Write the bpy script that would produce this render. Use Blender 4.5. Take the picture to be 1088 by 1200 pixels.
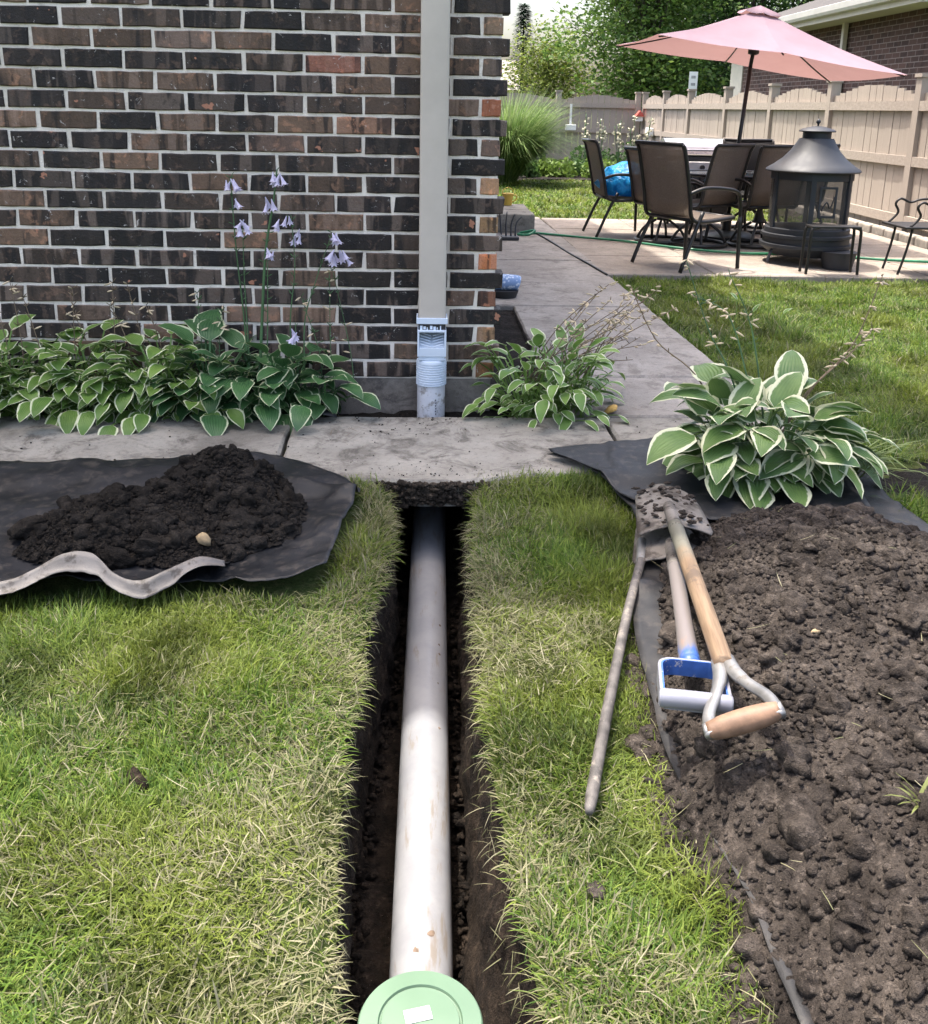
import bpy, bmesh, math, random
import numpy as np
from mathutils import Vector, Matrix, Euler

for _o in list(bpy.data.objects):
    bpy.data.objects.remove(_o, do_unlink=True)
SC = bpy.context.scene
COL = SC.collection
random.seed(11)
RNG = np.random.default_rng(7)
PI = math.pi

# ------------------------------------------------------------------ camera
CAM_H = 1.045
cam_data = bpy.data.cameras.new('camera')
cam_data.sensor_fit = 'HORIZONTAL'
cam_data.sensor_width = 36.0
cam_data.lens = 36.0 * 1150.0 / 1088.0
cam_data.shift_y = -(600.0 - 445.15) / 1088.0
cam_data.clip_start = 0.05
cam_data.clip_end = 900.0
cam = bpy.data.objects.new('camera', cam_data)
COL.objects.link(cam)
_r = Vector((0.99887816, -0.04278484, 0.0202947))
_u = Vector((-0.00809586, 0.26796898, 0.96339352))
_f = Vector((0.04665699, 0.96247706, -0.26732198))
_m = Matrix((_r, _u, -_f)).transposed().to_4x4()
_m.translation = Vector((0, 0, CAM_H))
cam.matrix_world = _m
SC.camera = cam

# ------------------------------------------------------------------ sky and sun
SUN_A, SUN_B = 0.236, 0.198            # shadow run to the right and towards the viewer per metre of height
world = bpy.data.worlds.new('World')
SC.world = world
world.use_nodes = True
_nt = world.node_tree
_nt.nodes.clear()
_sky = _nt.nodes.new('ShaderNodeTexSky')
_sky.sky_type = 'NISHITA'
_sky.sun_disc = False
_sky.sun_elevation = math.atan(1 / math.hypot(SUN_A, SUN_B))
_sky.sun_rotation = math.radians(-50)
_sky.air_density = 1.0
_sky.dust_density = 6.5
_sky.ozone_density = 0.5
_bg = _nt.nodes.new('ShaderNodeBackground')
_bg.inputs['Strength'].default_value = 0.15
_out = _nt.nodes.new('ShaderNodeOutputWorld')
_nt.links.new(_sky.outputs[0], _bg.inputs[0])
_nt.links.new(_bg.outputs[0], _out.inputs[0])

sun_data = bpy.data.lights.new('sun', 'SUN')
sun_data.energy = 2.0
sun_data.angle = math.radians(0.6)
sun_data.color = (1.0, 0.95, 0.86)
sun = bpy.data.objects.new('sun', sun_data)
COL.objects.link(sun)
sun.rotation_euler = Vector((SUN_A, -SUN_B, -1)).to_track_quat('-Z', 'Y').to_euler()
sun.location = (-20, 20, 40)

SC.render.engine = 'CYCLES'
SC.view_settings.view_transform = 'Standard'
SC.view_settings.look = 'None'
SC.view_settings.gamma = 1.0
SC.view_settings.use_curve_mapping = False
SC.view_settings.exposure = 1.95
SC.cycles.max_bounces = 5
SC.cycles.diffuse_bounces = 3
SC.cycles.glossy_bounces = 2
SC.cycles.transmission_bounces = 4
SC.cycles.transparent_max_bounces = 8

# ------------------------------------------------------------------ helpers: materials
def V3(c):
    return (c[0], c[1], c[2], 1.0)

class NT:
    """small node-tree builder"""
    def __init__(self, name):
        self.m = bpy.data.materials.new(name)
        self.m.use_nodes = True
        self.t = self.m.node_tree
        self.t.nodes.clear()
        self.out = self.n('ShaderNodeOutputMaterial')
    def n(self, typ, **kw):
        nd = self.t.nodes.new(typ)
        for k, v in kw.items():
            setattr(nd, k, v)
        return nd
    def set(self, sock, v):
        if hasattr(v, 'is_output') or isinstance(v, bpy.types.NodeSocket):
            self.t.links.new(v, sock)
        elif v is not None:
            if isinstance(v, (tuple, list)) and len(v) == 3 and sock.type == 'RGBA':
                v = V3(v)
            sock.default_value = v
    def coord(self, kind='Object', scale=None, rnd=False, loc=None):
        if kind == 'World':
            s = self.n('ShaderNodeNewGeometry').outputs['Position']
        else:
            s = self.n('ShaderNodeTexCoord').outputs[kind]
        if rnd:
            oi = self.n('ShaderNodeObjectInfo')
            a = self.n('ShaderNodeVectorMath', operation='SCALE')
            self.set(a.inputs[0], (37.1, 91.7, 13.3)); self.set(a.inputs['Scale'], oi.outputs['Random'])
            b = self.n('ShaderNodeVectorMath', operation='ADD')
            self.set(b.inputs[0], s); self.set(b.inputs[1], a.outputs[0]); s = b.outputs[0]
        if scale is not None or loc is not None:
            mp = self.n('ShaderNodeMapping')
            self.set(mp.inputs['Vector'], s)
            if scale is not None: mp.inputs['Scale'].default_value = scale
            if loc is not None: mp.inputs['Location'].default_value = loc
            s = mp.outputs[0]
        return s
    def noise(self, co, scale=5, detail=4, rough=.6, dist=0.0):
        nd = self.n('ShaderNodeTexNoise')
        self.set(nd.inputs['Vector'], co)
        nd.inputs['Scale'].default_value = scale
        nd.inputs['Detail'].default_value = detail
        nd.inputs['Roughness'].default_value = rough
        nd.inputs['Distortion'].default_value = dist
        return nd.outputs[0]
    def voro(self, co, scale=5, feature='F1', rnd=1.0):
        nd = self.n('ShaderNodeTexVoronoi', feature=feature)
        self.set(nd.inputs['Vector'], co)
        nd.inputs['Scale'].default_value = scale
        nd.inputs['Randomness'].default_value = rnd
        return nd.outputs['Distance']
    def ramp(self, f, a, b, lo=0.0, hi=1.0, smooth=True):
        nd = self.n('ShaderNodeMapRange')
        if smooth: nd.interpolation_type = 'SMOOTHSTEP'
        self.set(nd.inputs[0], f)
        nd.inputs[1].default_value = a; nd.inputs[2].default_value = b
        nd.inputs[3].default_value = lo; nd.inputs[4].default_value = hi
        return nd.outputs[0]
    def mix(self, f, a, b, mode='MIX'):
        nd = self.n('ShaderNodeMix', data_type='RGBA', blend_type=mode)
        self.set(nd.inputs[0], f); self.set(nd.inputs[6], a); self.set(nd.inputs[7], b)
        return nd.outputs[2]
    def math(self, op, a, b=None, c=None):
        nd = self.n('ShaderNodeMath', operation=op)
        self.set(nd.inputs[0], a)
        if b is not None: self.set(nd.inputs[1], b)
        if c is not None: self.set(nd.inputs[2], c)
        return nd.outputs[0]
    def sep(self, v):
        nd = self.n('ShaderNodeSeparateXYZ'); self.set(nd.inputs[0], v); return nd.outputs
    def attr(self, name):
        nd = self.n('ShaderNodeAttribute', attribute_name=name); return nd
    def bump(self, h, strength=.5, dist=.01, normal=None):
        nd = self.n('ShaderNodeBump')
        self.set(nd.inputs['Height'], h)
        nd.inputs['Strength'].default_value = strength
        nd.inputs['Distance'].default_value = dist
        if normal is not None: self.set(nd.inputs['Normal'], normal)
        return nd.outputs[0]
    def bsdf(self, col, rough=.6, metal=0.0, normal=None, spec=.5, alpha=None, transmission=None):
        p = self.n('ShaderNodeBsdfPrincipled')
        self.set(p.inputs['Base Color'], col)
        self.set(p.inputs['Roughness'], rough)
        self.set(p.inputs['Metallic'], metal)
        self.set(p.inputs['Specular IOR Level'], spec)
        if normal is not None: self.set(p.inputs['Normal'], normal)
        if alpha is not None: self.set(p.inputs['Alpha'], alpha)
        if transmission is not None: self.set(p.inputs['Transmission Weight'], transmission)
        return p.outputs[0]
    def done(self, sh):
        self.t.links.new(sh, self.out.inputs[0])
        return self.m
    def thin(self, col, f=.35, rough=.6, normal=None, spec=.4):
        """leaf or cloth that lets some light through"""
        a = self.bsdf(col, rough, normal=normal, spec=spec)
        tr = self.n('ShaderNodeBsdfTranslucent'); self.set(tr.inputs['Color'], col)
        mx = self.n('ShaderNodeMixShader'); mx.inputs[0].default_value = f
        self.t.links.new(a, mx.inputs[1]); self.t.links.new(tr.outputs[0], mx.inputs[2])
        return mx.outputs[0]

def simple(name, col, rough=.6, metal=0.0, var=.25, vscale=8, bscale=60, bstr=.15, bdist=.003, spec=.5, dirt=None, dscale=5, dlo=.55, dhi=.7, rnd=False):
    t = NT(name)
    co = t.coord('Object', rnd=rnd)
    n = t.noise(co, vscale, 5)
    c = t.mix(t.ramp(n, .3, .7), tuple(x * (1 - var) for x in col), tuple(min(1, x * (1 + var)) for x in col))
    if dirt is not None:
        c = t.mix(t.ramp(t.noise(co, dscale, 6, .7), dlo, dhi), c, dirt)
    nb = t.noise(co, bscale, 4)
    return t.done(t.bsdf(c, t.ramp(n, .2, .8, rough - .08, rough + .08), metal, t.bump(nb, bstr, bdist), spec))

# ------------------------------------------------------------------ helpers: meshes
class MB:
    """collects shapes; build() links them as one mesh object"""
    def __init__(self):
        self.v = []; self.f = []
    def add(self, vs, fs):
        o = len(self.v)
        self.v.extend([tuple(p) for p in vs]); self.f.extend([tuple(i + o for i in q) for q in fs])
        return self
    def box(self, c, s, rot=None):
        M = (Euler(rot).to_matrix() if rot is not None else None)
        vs = []
        for x in (-.5, .5):
            for y in (-.5, .5):
                for z in (-.5, .5):
                    p = Vector((x * s[0], y * s[1], z * s[2]))
                    if M: p = M @ p
                    vs.append(p + Vector(c))
        return self.add(vs, [(0, 1, 3, 2), (4, 6, 7, 5), (0, 4, 5, 1), (2, 3, 7, 6), (0, 2, 6, 4), (1, 5, 7, 3)])
    def bb(self, x0, x1, y0, y1, z0, z1):
        return self.box(((x0 + x1) / 2, (y0 + y1) / 2, (z0 + z1) / 2), (x1 - x0, y1 - y0, z1 - z0))
    def tube(self, pts, r, n=8, caps=True, flat=None):
        pts = [Vector(p) for p in pts]
        rs = r if isinstance(r, (list, tuple)) else [r] * len(pts)
        vs = []; fs = []; up = None
        for i, p in enumerate(pts):
            d = (pts[min(i + 1, len(pts) - 1)] - pts[max(i - 1, 0)]).normalized()
            if up is None:
                up = Vector((0, 0, 1)) if abs(d.z) < .9 else Vector((1, 0, 0))
            a = d.cross(up).normalized(); b = a.cross(d).normalized(); up = b
            for k in range(n):
                t = 2 * PI * k / n
                vs.append(p + a * math.cos(t) * rs[i] + b * math.sin(t) * rs[i] * (flat or 1))
        for i in range(len(pts) - 1):
            for k in range(n):
                k2 = (k + 1) % n
                fs.append((i * n + k, i * n + k2, (i + 1) * n + k2, (i + 1) * n + k))
        if caps:
            fs.append(tuple(range(n - 1, -1, -1)))
            fs.append(tuple((len(pts) - 1) * n + k for k in range(n)))
        return self.add(vs, fs)
    def lathe(self, prof, n=32, c=(0, 0, 0)):
        vs = []; fs = []
        for (r, z) in prof:
            for k in range(n):
                t = 2 * PI * k / n
                vs.append((c[0] + r * math.cos(t), c[1] + r * math.sin(t), c[2] + z))
        for i in range(len(prof) - 1):
            for k in range(n):
                k2 = (k + 1) % n
                fs.append((i * n + k, i * n + k2, (i + 1) * n + k2, (i + 1) * n + k))
        if prof[0][0] > 1e-6: fs.append(tuple(range(n - 1, -1, -1)))
        if prof[-1][0] > 1e-6: fs.append(tuple((len(prof) - 1) * n + k for k in range(n)))
        return self.add(vs, fs)
    def prism(self, poly, z0, z1):
        n = len(poly)
        vs = [(x, y, z0) for x, y in poly] + [(x, y, z1) for x, y in poly]
        fs = [tuple(range(n - 1, -1, -1)), tuple(range(n, 2 * n))]
        fs += [(i, (i + 1) % n, n + (i + 1) % n, n + i) for i in range(n)]
        return self.add(vs, fs)
    def grid(self, P):
        """P[i][j] points"""
        a = len(P); b = len(P[0])
        vs = [p for row in P for p in row]
        fs = [(i * b + j, (i + 1) * b + j, (i + 1) * b + j + 1, i * b + j + 1) for i in range(a - 1) for j in range(b - 1)]
        return self.add(vs, fs)
    def mesh(self, name, mat=None, smooth=False):
        me = bpy.data.meshes.new(name)
        me.from_pydata([tuple(p) for p in self.v], [], self.f)
        me.update()
        if mat: me.materials.append(mat)
        if smooth: me.polygons.foreach_set('use_smooth', [True] * len(me.polygons))
        return me
    def build(self, name, mat, parent=None, smooth=False, bevel=0, loc=None, solid=0, autosmooth=None):
        me = self.mesh(name, mat, smooth or bool(autosmooth))
        o = link(name, me, parent)
        if loc: o.location = loc
        if solid:
            s = o.modifiers.new('solid', 'SOLIDIFY'); s.thickness = solid; s.offset = 0
        if bevel:
            b = o.modifiers.new('bevel', 'BEVEL'); b.width = bevel; b.segments = 2; b.limit_method = 'ANGLE'
        if autosmooth:
            me.set_sharp_from_angle(angle=math.radians(autosmooth))
        return o

def link(name, data, parent=None):
    o = bpy.data.objects.new(name, data)
    COL.objects.link(o)
    if parent is not None: o.parent = parent
    return o
ORD = ('first', 'second', 'third', 'fourth', 'fifth', 'sixth', 'seventh', 'eighth', 'ninth', 'tenth', 'eleventh', 'twelfth', 'thirteenth', 'fourteenth', 'fifteenth')
def tag(o, label=None, cat=None, group=None, kind=None):
    if label: o['label'] = label
    if cat: o['category'] = cat
    if group: o['group'] = group
    if kind: o['kind'] = kind
    return o
def thing(name, label, cat, loc=(0, 0, 0), rz=0, group=None):
    o = link(name, None)
    o.empty_display_size = .1
    o.location = loc; o.rotation_euler = (0, 0, rz)
    return tag(o, label, cat, group)
def np_mesh(name, verts, faces_flat, loop_total, mat, parent=None, col=None, smooth=False, colname='col'):
    me = bpy.data.meshes.new(name)
    nv = len(verts); nf = len(loop_total)
    me.vertices.add(nv); me.vertices.foreach_set('co', np.asarray(verts, np.float32).ravel())
    me.loops.add(len(faces_flat)); me.loops.foreach_set('vertex_index', np.asarray(faces_flat, np.int32))
    me.polygons.add(nf)
    ls = np.zeros(nf, np.int32); ls[1:] = np.cumsum(loop_total)[:-1]
    me.polygons.foreach_set('loop_start', ls)
    me.polygons.foreach_set('loop_total', np.asarray(loop_total, np.int32))
    if smooth: me.polygons.foreach_set('use_smooth', np.ones(nf, bool))
    me.update(calc_edges=True)
    if col is not None:
        a = me.attributes.new(colname, 'FLOAT_COLOR', 'POINT')
        c = np.ones((nv, 4), np.float32); c[:, :3] = col
        a.data.foreach_set('color', c.ravel())
    me.materials.append(mat)
    return link(name, me, parent)

_lat = {}
def vnoise(x, y, seed=0):
    """value noise on a numpy grid, 0..1"""
    if seed not in _lat:
        _lat[seed] = np.random.default_rng(1000 + seed).random((256, 256))
    L = _lat[seed]
    x = np.asarray(x, float) + 1000; y = np.asarray(y, float) + 1000
    xi = np.floor(x).astype(int); yi = np.floor(y).astype(int)
    fx = x - xi; fy = y - yi
    fx = fx * fx * (3 - 2 * fx); fy = fy * fy * (3 - 2 * fy)
    a = L[xi % 256, yi % 256]; b = L[(xi + 1) % 256, yi % 256]
    c = L[xi % 256, (yi + 1) % 256]; d = L[(xi + 1) % 256, (yi + 1) % 256]
    return (a * (1 - fx) + b * fx) * (1 - fy) + (c * (1 - fx) + d * fx) * fy
def fbm(x, y, s, seed=0, oct=4, gain=.5):
    t = 0; a = 1; n = 0
    for k in range(oct):
        t = t + a * (vnoise(np.asarray(x) * s * 2 ** k, np.asarray(y) * s * 2 ** k, seed + k) - .5); n += a; a *= gain
    return t / n * 2          # about -1..1
def smooth01(a, b, x):
    t = np.clip((np.asarray(x, float) - a) / (b - a), 0, 1); return t * t * (3 - 2 * t)

def lerp_path(pts, k):
    """Catmull-Rom resample of a polyline to k points per span"""
    P = [Vector(p) for p in pts]; out = []
    for i in range(len(P) - 1):
        p0 = P[max(i - 1, 0)]; p1 = P[i]; p2 = P[i + 1]; p3 = P[min(i + 2, len(P) - 1)]
        for j in range(k):
            t = j / k
            out.append(.5 * ((2 * p1) + (p2 - p0) * t + (2 * p0 - 5 * p1 + 4 * p2 - p3) * t * t + (3 * p1 - p0 - 3 * p2 + p3) * t ** 3))
    out.append(P[-1])
    return out
# ------------------------------------------------------------------ materials of the setting
def mat_soil(name, dark, light, wscale=1.0, dry=.5):
    t = NT(name)
    co = t.coord('World')
    n1 = t.noise(co, 9 * wscale, 6, .65); n2 = t.noise(co, 70 * wscale, 6, .7); n3 = t.noise(co, 260 * wscale, 3, .6)
    c = t.mix(t.ramp(n1, .35, .68), dark, light)
    c = t.mix(t.ramp(n2, .5, .72, 0, .8), c, tuple(x * 1.8 for x in light))
    c = t.mix(t.ramp(n2, .32, .47, .9, 0), c, tuple(x * .4 for x in dark))  # bump lows coloured darker, painted shade in the gaps between crumbs
    c = t.mix(t.ramp(t.noise(co, 28 * wscale, 4, .6), .4, .6, .5, 0), c, tuple(x * .7 for x in dark))
    c = t.mix(t.ramp(n3, .7, .76), c, (.34, .27, .2))
    nb = t.bump(n2, .9, .016); nb = t.bump(n3, .9, .006, nb)
    return t.done(t.bsdf(c, .95, normal=nb, spec=.15))
M_SOIL_DRY = mat_soil('soil_brown', (.035, .0285, .0245), (.105, .087, .074))
M_SOIL_DARK = mat_soil('soil_black', (.013, .011, .0095), (.034, .029, .025))
M_TRENCH = mat_soil('soil_trench', (.013, .010, .008), (.05, .036, .026))

def mat_concrete(name, c1, c2, stain):
    t = NT(name)
    co = t.coord('World')
    n1 = t.noise(co, 2.2, 6, .65); n2 = t.noise(co, 45, 6, .7); n3 = t.noise(co, 240, 3, .7); n4 = t.noise(co, 7, 7, .75, .6)
    c = t.mix(t.ramp(n1, .35, .65), c1, c2)
    c = t.mix(t.ramp(n4, .48, .66, 0, .9), c, stain)
    c = t.mix(t.ramp(n2, .5, .72, 0, .65), c, tuple(x * .5 for x in c1))
    c = t.mix(t.ramp(t.noise(co, 1.3, 6, .7, .5), .52, .62, 0, .55), c, stain)
    c = t.mix(t.ramp(n3, .62, .72, 0, .7), c, tuple(min(1, x * 1.7) for x in c2))
    c = t.mix(t.ramp(n3, .3, .38, .7, 0), c, tuple(x * .3 for x in c1))
    nb = t.bump(n2, .5, .006); nb = t.bump(n3, .5, .003, nb)
    return t.done(t.bsdf(c, .9, normal=nb, spec=.25))
M_SLAB = mat_concrete('concrete_weathered', (.225, .207, .178), (.325, .302, .262), (.09, .08, .068))
M_WALK = mat_concrete('concrete_walk', (.245, .222, .198), (.33, .302, .272), (.16, .142, .126))
M_FOUND = mat_concrete('concrete_foundation', (.19, .165, .145), (.27, .24, .21), (.09, .08, .072))

def mat_lawn_base():
    t = NT('lawn_thatch')
    co = t.coord('World')
    n1 = t.noise(co, 3, 5); n2 = t.noise(co, 40, 6, .7); n3 = t.noise(co, 160, 4, .7)
    c = t.mix(t.ramp(n1, .35, .65), (.05, .075, .018), (.075, .095, .028))
    c = t.mix(t.ramp(n2, .45, .75), c, (.14, .14, .055))
    c = t.mix(t.ramp(n3, .25, .5, .8, 0), c, (.02, .022, .008))
    return t.done(t.bsdf(c, .95, normal=t.bump(n3, .8, .02), spec=.1))
M_LAWN = mat_lawn_base()

def mat_blades(name, tr=.4):
    t = NT(name)
    a = t.attr('col')
    return t.done(t.thin(a.outputs['Color'], tr, .55, spec=.3))
M_BLADE = mat_blades('grass_blade')
M_LEAFCARD = mat_blades('tree_leaf', .38)

# ------------------------------------------------------------------ ground
XTL = lambda y: -0.112 - .012 * np.sin(np.asarray(y) * 5.1) + .045 * smooth01(1.9, 2.6, y) + .012 * fbm(y, 0 * np.asarray(y) + 3.3, 6, 21)
XTR = lambda y: 0.128 + .008 * np.sin(np.asarray(y) * 4.3 + 1) + .03 * smooth01(1.7, 2.5, y) + .014 * smooth01(1.25, .9, y) + .03 * smooth01(1.5, 1.0, y) + .012 * fbm(y, 0 * np.asarray(y) + 9.1, 6, 25)
LAWN_Z = -.045
SLAB_F = 2.685                                   # front edge of the concrete path
def lawn_z(x, y):
    x = np.asarray(x, float); y = np.asarray(y, float)
    w = smooth01(-2.0, -1.2, x) * smooth01(4.0, 3.0, x) * smooth01(-.8, .2, y)
    z = LAWN_Z + w * (.012 * fbm(x, y, 2.2, 31) + .006 * fbm(x, y, 9, 35))
    z = z + .03 * smooth01(SLAB_F - .14, SLAB_F - .01, y) * (y < SLAB_F + .05) * (x < 1.3)
    z = z - .02 * smooth01(.03, .0, np.abs(x - XTL(y))) * (y < SLAB_F) - .02 * smooth01(.035, 0, np.abs(x - XTR(y))) * (y < SLAB_F)
    return z
def build_ground():
    mb = MB()
    ys = list(np.linspace(-.8, SLAB_F + .04, 80))
    tl = np.linspace(0, 1, 40) ** .5
    def side(edge, far):
        P = []
        for y in ys:
            e = float(edge(y)); xs = far + (e - far) * tl
            zz = lawn_z(xs, np.full(40, y))
            P.append([(float(a), float(y), float(b)) for a, b in zip(xs, zz)])
        return P
    mb.grid(side(XTL, -2.2)); mb.grid([r[::-1] for r in side(XTR, 4.0)])
    z = LAWN_Z
    def q(x0, x1, y0, y1): mb.add([(x0, y0, z), (x1, y0, z), (x1, y1, z), (x0, y1, z)], [(0, 1, 2, 3)])
    q(-300, -2.2, -300, 400); q(4.0, 300, -300, 400)
    q(-2.2, 4.0, -300, -.8)
    q(-2.2, -.35, SLAB_F + .04, 400); q(.35, 4.0, SLAB_F + .04, 400); q(-.35, .35, 3.6, 400)
    o = mb.build('lawn', M_LAWN, smooth=True)
    tag(o, kind='structure')
    # trench: two side walls, floor, and the hollow under the concrete
    ns = 230; nd = 24
    yy = np.linspace(-.8, 3.42, ns); dd = np.linspace(0, 1, nd)
    T = MB()
    for sgn, edge in ((-1, XTL), (1, XTR)):
        P = []
        for y in yy:
            e = float(edge(min(y, SLAB_F)))
            row = []
            for d in dd:
                zt = LAWN_Z - .02 if y < SLAB_F else -.077
                zb = -.43
                zc = zt + (zb - zt) * d
                nz = float(fbm(y, d * .38, 9, 41 + (sgn > 0) * 5)) * .018 + float(fbm(y, d * .38, 30, 51 + (sgn > 0) * 5)) * .016
                x = e - sgn * (d * .012 if sgn < 0 else d * (.03 + .055 * float(smooth01(1.55, 1.1, y)))) + nz * smooth01(0, .12, d)
                if sgn > 0: x = x + .0
                row.append((float(x), float(y), float(zc)))
            P.append(row if sgn < 0 else row[::-1])
        T.grid(P)
    P = []
    for y in yy:
        row = []
        for s in np.linspace(0, 1, 14):
            x = float(XTL(min(y, SLAB_F))) - .03 + s * .34
            row.append((x, float(y), -.425 + .02 * float(fbm(x, y, 12, 61)) + .01 * float(fbm(x, y, 40, 63))))
        P.append(row)
    T.grid([r[::-1] for r in P])
    T.bb(-.3, .35, 3.41, 3.45, -.5, -.078)
    o = T.build('trench', M_TRENCH, smooth=True)
    tag(o, kind='structure')
build_ground()

# planting bed at the foot of the wall, soil, slightly lower than the concrete
def build_bed():
    P = []
    for y in np.linspace(3.2, 3.6, 14):
        P.append([(float(x), float(y), -.07 + .018 * float(fbm(x, y, 10, 71)) + .008 * float(fbm(x, y, 40, 73))) for x in np.linspace(-3.2, .72, 160)])
    mb = MB().grid([r[::-1] for r in P])
    P = []
    for y in np.linspace(3.55, 5.45, 30):
        P.append([(float(x), float(y), -.03 + .018 * float(fbm(x, y, 10, 75))) for x in np.linspace(.22, .56, 14)])
    mb.grid([r[::-1] for r in P])
    tag(mb.build('planting_bed', M_SOIL_DARK, smooth=True), kind='structure')
build_bed()

# ------------------------------------------------------------------ concrete path, its slabs one by one
def slab(poly, z0, z1, mat, parent, seed, name='slab'):
    """a cast slab with slightly irregular arrises; poly counter-clockwise"""
    pts = []
    n = len(poly)
    for i in range(n):
        a = Vector(poly[i]); b = Vector(poly[(i + 1) % n]); L = (b - a).length
        k = max(1, int(L / .06))
        for j in range(k):
            p = a.lerp(b, j / k); w = 0 if j == 0 else 1
            nrm = Vector((b.y - a.y, a.x - b.x)).normalized()
            p = p + nrm * (w * .006 * float(fbm(p.x, p.y, 12, seed)))
            pts.append(p)
    c = sum((Vector(p) for p in pts), Vector((0, 0))) / len(pts)
    m = len(pts); vs = []; fs = []
    for p in pts: vs.append((p.x, p.y, z0))
    for p in pts: vs.append((p.x, p.y, z1 - .008))
    for p in pts:
        d = (c - p).normalized(); ch = .008 + .006 * float(fbm(p.x, p.y, 25, seed + 3))
        vs.append((p.x + d.x * ch, p.y + d.y * ch, z1))
    for r in range(2):
        for i in range(m):
            i2 = (i + 1) % m
            fs.append((r * m + i, r * m + i2, (r + 1) * m + i2, (r + 1) * m + i))
    fs.append(tuple(range(2 * m, 3 * m)))
    return MB().add(vs, fs).build(name, mat, parent)
path = link('path', None); tag(path, kind='structure')
B = 3.275
for i, (pl) in enumerate([
    [(-3.4, SLAB_F + .01), (-1.94, SLAB_F), (-1.93, B - .03), (-3.4, B - .04)],
    [(-1.925, SLAB_F), (-.424, SLAB_F + .005), (-.434, B), (-1.915, B - .03)],
    [(-.412, SLAB_F + .005), (-.1, SLAB_F - .005), (.02, SLAB_F - .02), (.16, SLAB_F - .015), (.3, SLAB_F + .03), (.648, SLAB_F + .06), (.648, B + .005), (-.422, B)],
    [(.66, SLAB_F + .06), (1.30, SLAB_F + .07), (1.30, B + .02), (.66, B + .005)],
]):
    slab(pl, -.08, 0, M_SLAB, path, 80 + i * 7)
ysl = [3.305, 3.83, 4.53, 5.3, 6.06, 7.0, 7.75, 8.5, 9.9]
for i in range(len(ysl) - 1):
    xr = [1.30 - .016 * (y - 3.3) for y in (ysl[i], ysl[i + 1])]
    xl = .52 if ysl[i] < 5.2 else .30
    slab([(xl, ysl[i] + .004), (xr[0], ysl[i] + .004), (xr[1], ysl[i + 1] - .006), (xl, ysl[i + 1] - .006)], -.1, 0 + .003 * (i % 2), M_WALK, path, 130 + i * 5)
patio = link('patio', None); tag(patio, kind='structure')
PX = [1.21, 2.0, 2.75, 3.5, 4.2]; PY = [6.46, 7.3, 8.15, 9.0, 9.88]
M_PATIO = mat_concrete('concrete_patio', (.25, .215, .18), (.325, .28, .24), (.2, .17, .145))
for i in range(4):
    for j in range(4):
        a = .006
        x1 = PX[i + 1] - a; y1 = PY[j + 1] - a
        slab([(PX[i] + (.01 if i == 0 else 0), PY[j]), (x1, PY[j]), (x1, y1), (PX[i] + (.01 if i == 0 else 0), y1)], -.1, -.004 + .002 * ((i + j) % 2), M_PATIO, patio, 180 + i * 31 + j * 9)

# ------------------------------------------------------------------ the brick house
M_MORTAR = (lambda t: (lambda co, n1, n2, n3: t.done(t.bsdf(
    t.mix(t.ramp(n2, .5, .75, 0, .6), t.mix(t.ramp(n1, .35, .65), (.77, .69, .60), (.88, .80, .71)), (.42, .37, .32)), .95,
    normal=t.bump(n3, .7, .006), spec=.15)))(t.coord('World'), t.noise(t.coord('World'), 5, 5), t.noise(t.coord('World'), 30, 6, .7), t.noise(t.coord('World'), 130, 5, .7)))(NT('mortar'))
def mat_brick():
    t = NT('clinker_brick')
    oi = t.n('ShaderNodeObjectInfo')
    co = t.coord('Object', rnd=True)
    base = oi.outputs['Color']
    # kiln bands run up and down across the face
    cb = t.n('ShaderNodeMapping'); t.set(cb.inputs['Vector'], co); cb.inputs['Scale'].default_value = (1, .12, .12)
    band = t.noise(cb.outputs[0], 26, 2, .5, .2)
    blot = t.noise(co, 22, 5, .65, .4)
    fine = t.noise(co, 130, 5, .7)
    c = t.mix(t.math('MULTIPLY', t.ramp(band, .49, .58), t.ramp(oi.outputs['Random'], .15, .95, .05, 1.0)), base, t.mix(.6, t.mix(1.0, base, (2.0, 1.8, 1.7), 'MULTIPLY'), (.2, .15, .12)))
    c = t.mix(t.ramp(band, .34, .45, .8, 0), c, (.012, .011, .012))
    c = t.mix(t.ramp(blot, .54, .66, 0, .75), c, t.mix(.3, t.mix(1.0, base, (2.6, 2.1, 1.8), 'MULTIPLY'), (.24, .17, .13)))
    c = t.mix(t.ramp(blot, .30, .44, .65, 0), c, t.mix(1.0, base, (.35, .34, .36), 'MULTIPLY'))
    c = t.mix(t.ramp(fine, .35, .6, .35, 0), c, t.mix(1.0, c, (.5, .5, .5), 'MULTIPLY'))
    # rosy burnt spots, rare
    spot = t.noise(co, 14, 3, .5)
    c = t.mix(t.ramp(spot, .70, .72, 0, .9), c, (.42, .19, .12))
    # mortar smears and specks
    sm = t.noise(co, 38, 6, .75, .8)
    c = t.mix(t.ramp(sm, .625, .68, 0, .85), c, (.5, .46, .43))
    h = t.math('ADD', t.math('MULTIPLY', blot, .7), fine)
    return t.done(t.bsdf(c, t.ramp(blot, .3, .7, .5, .8), normal=t.bump(h, .55, .005), spec=.35))
M_BRICK = mat_brick()

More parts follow.
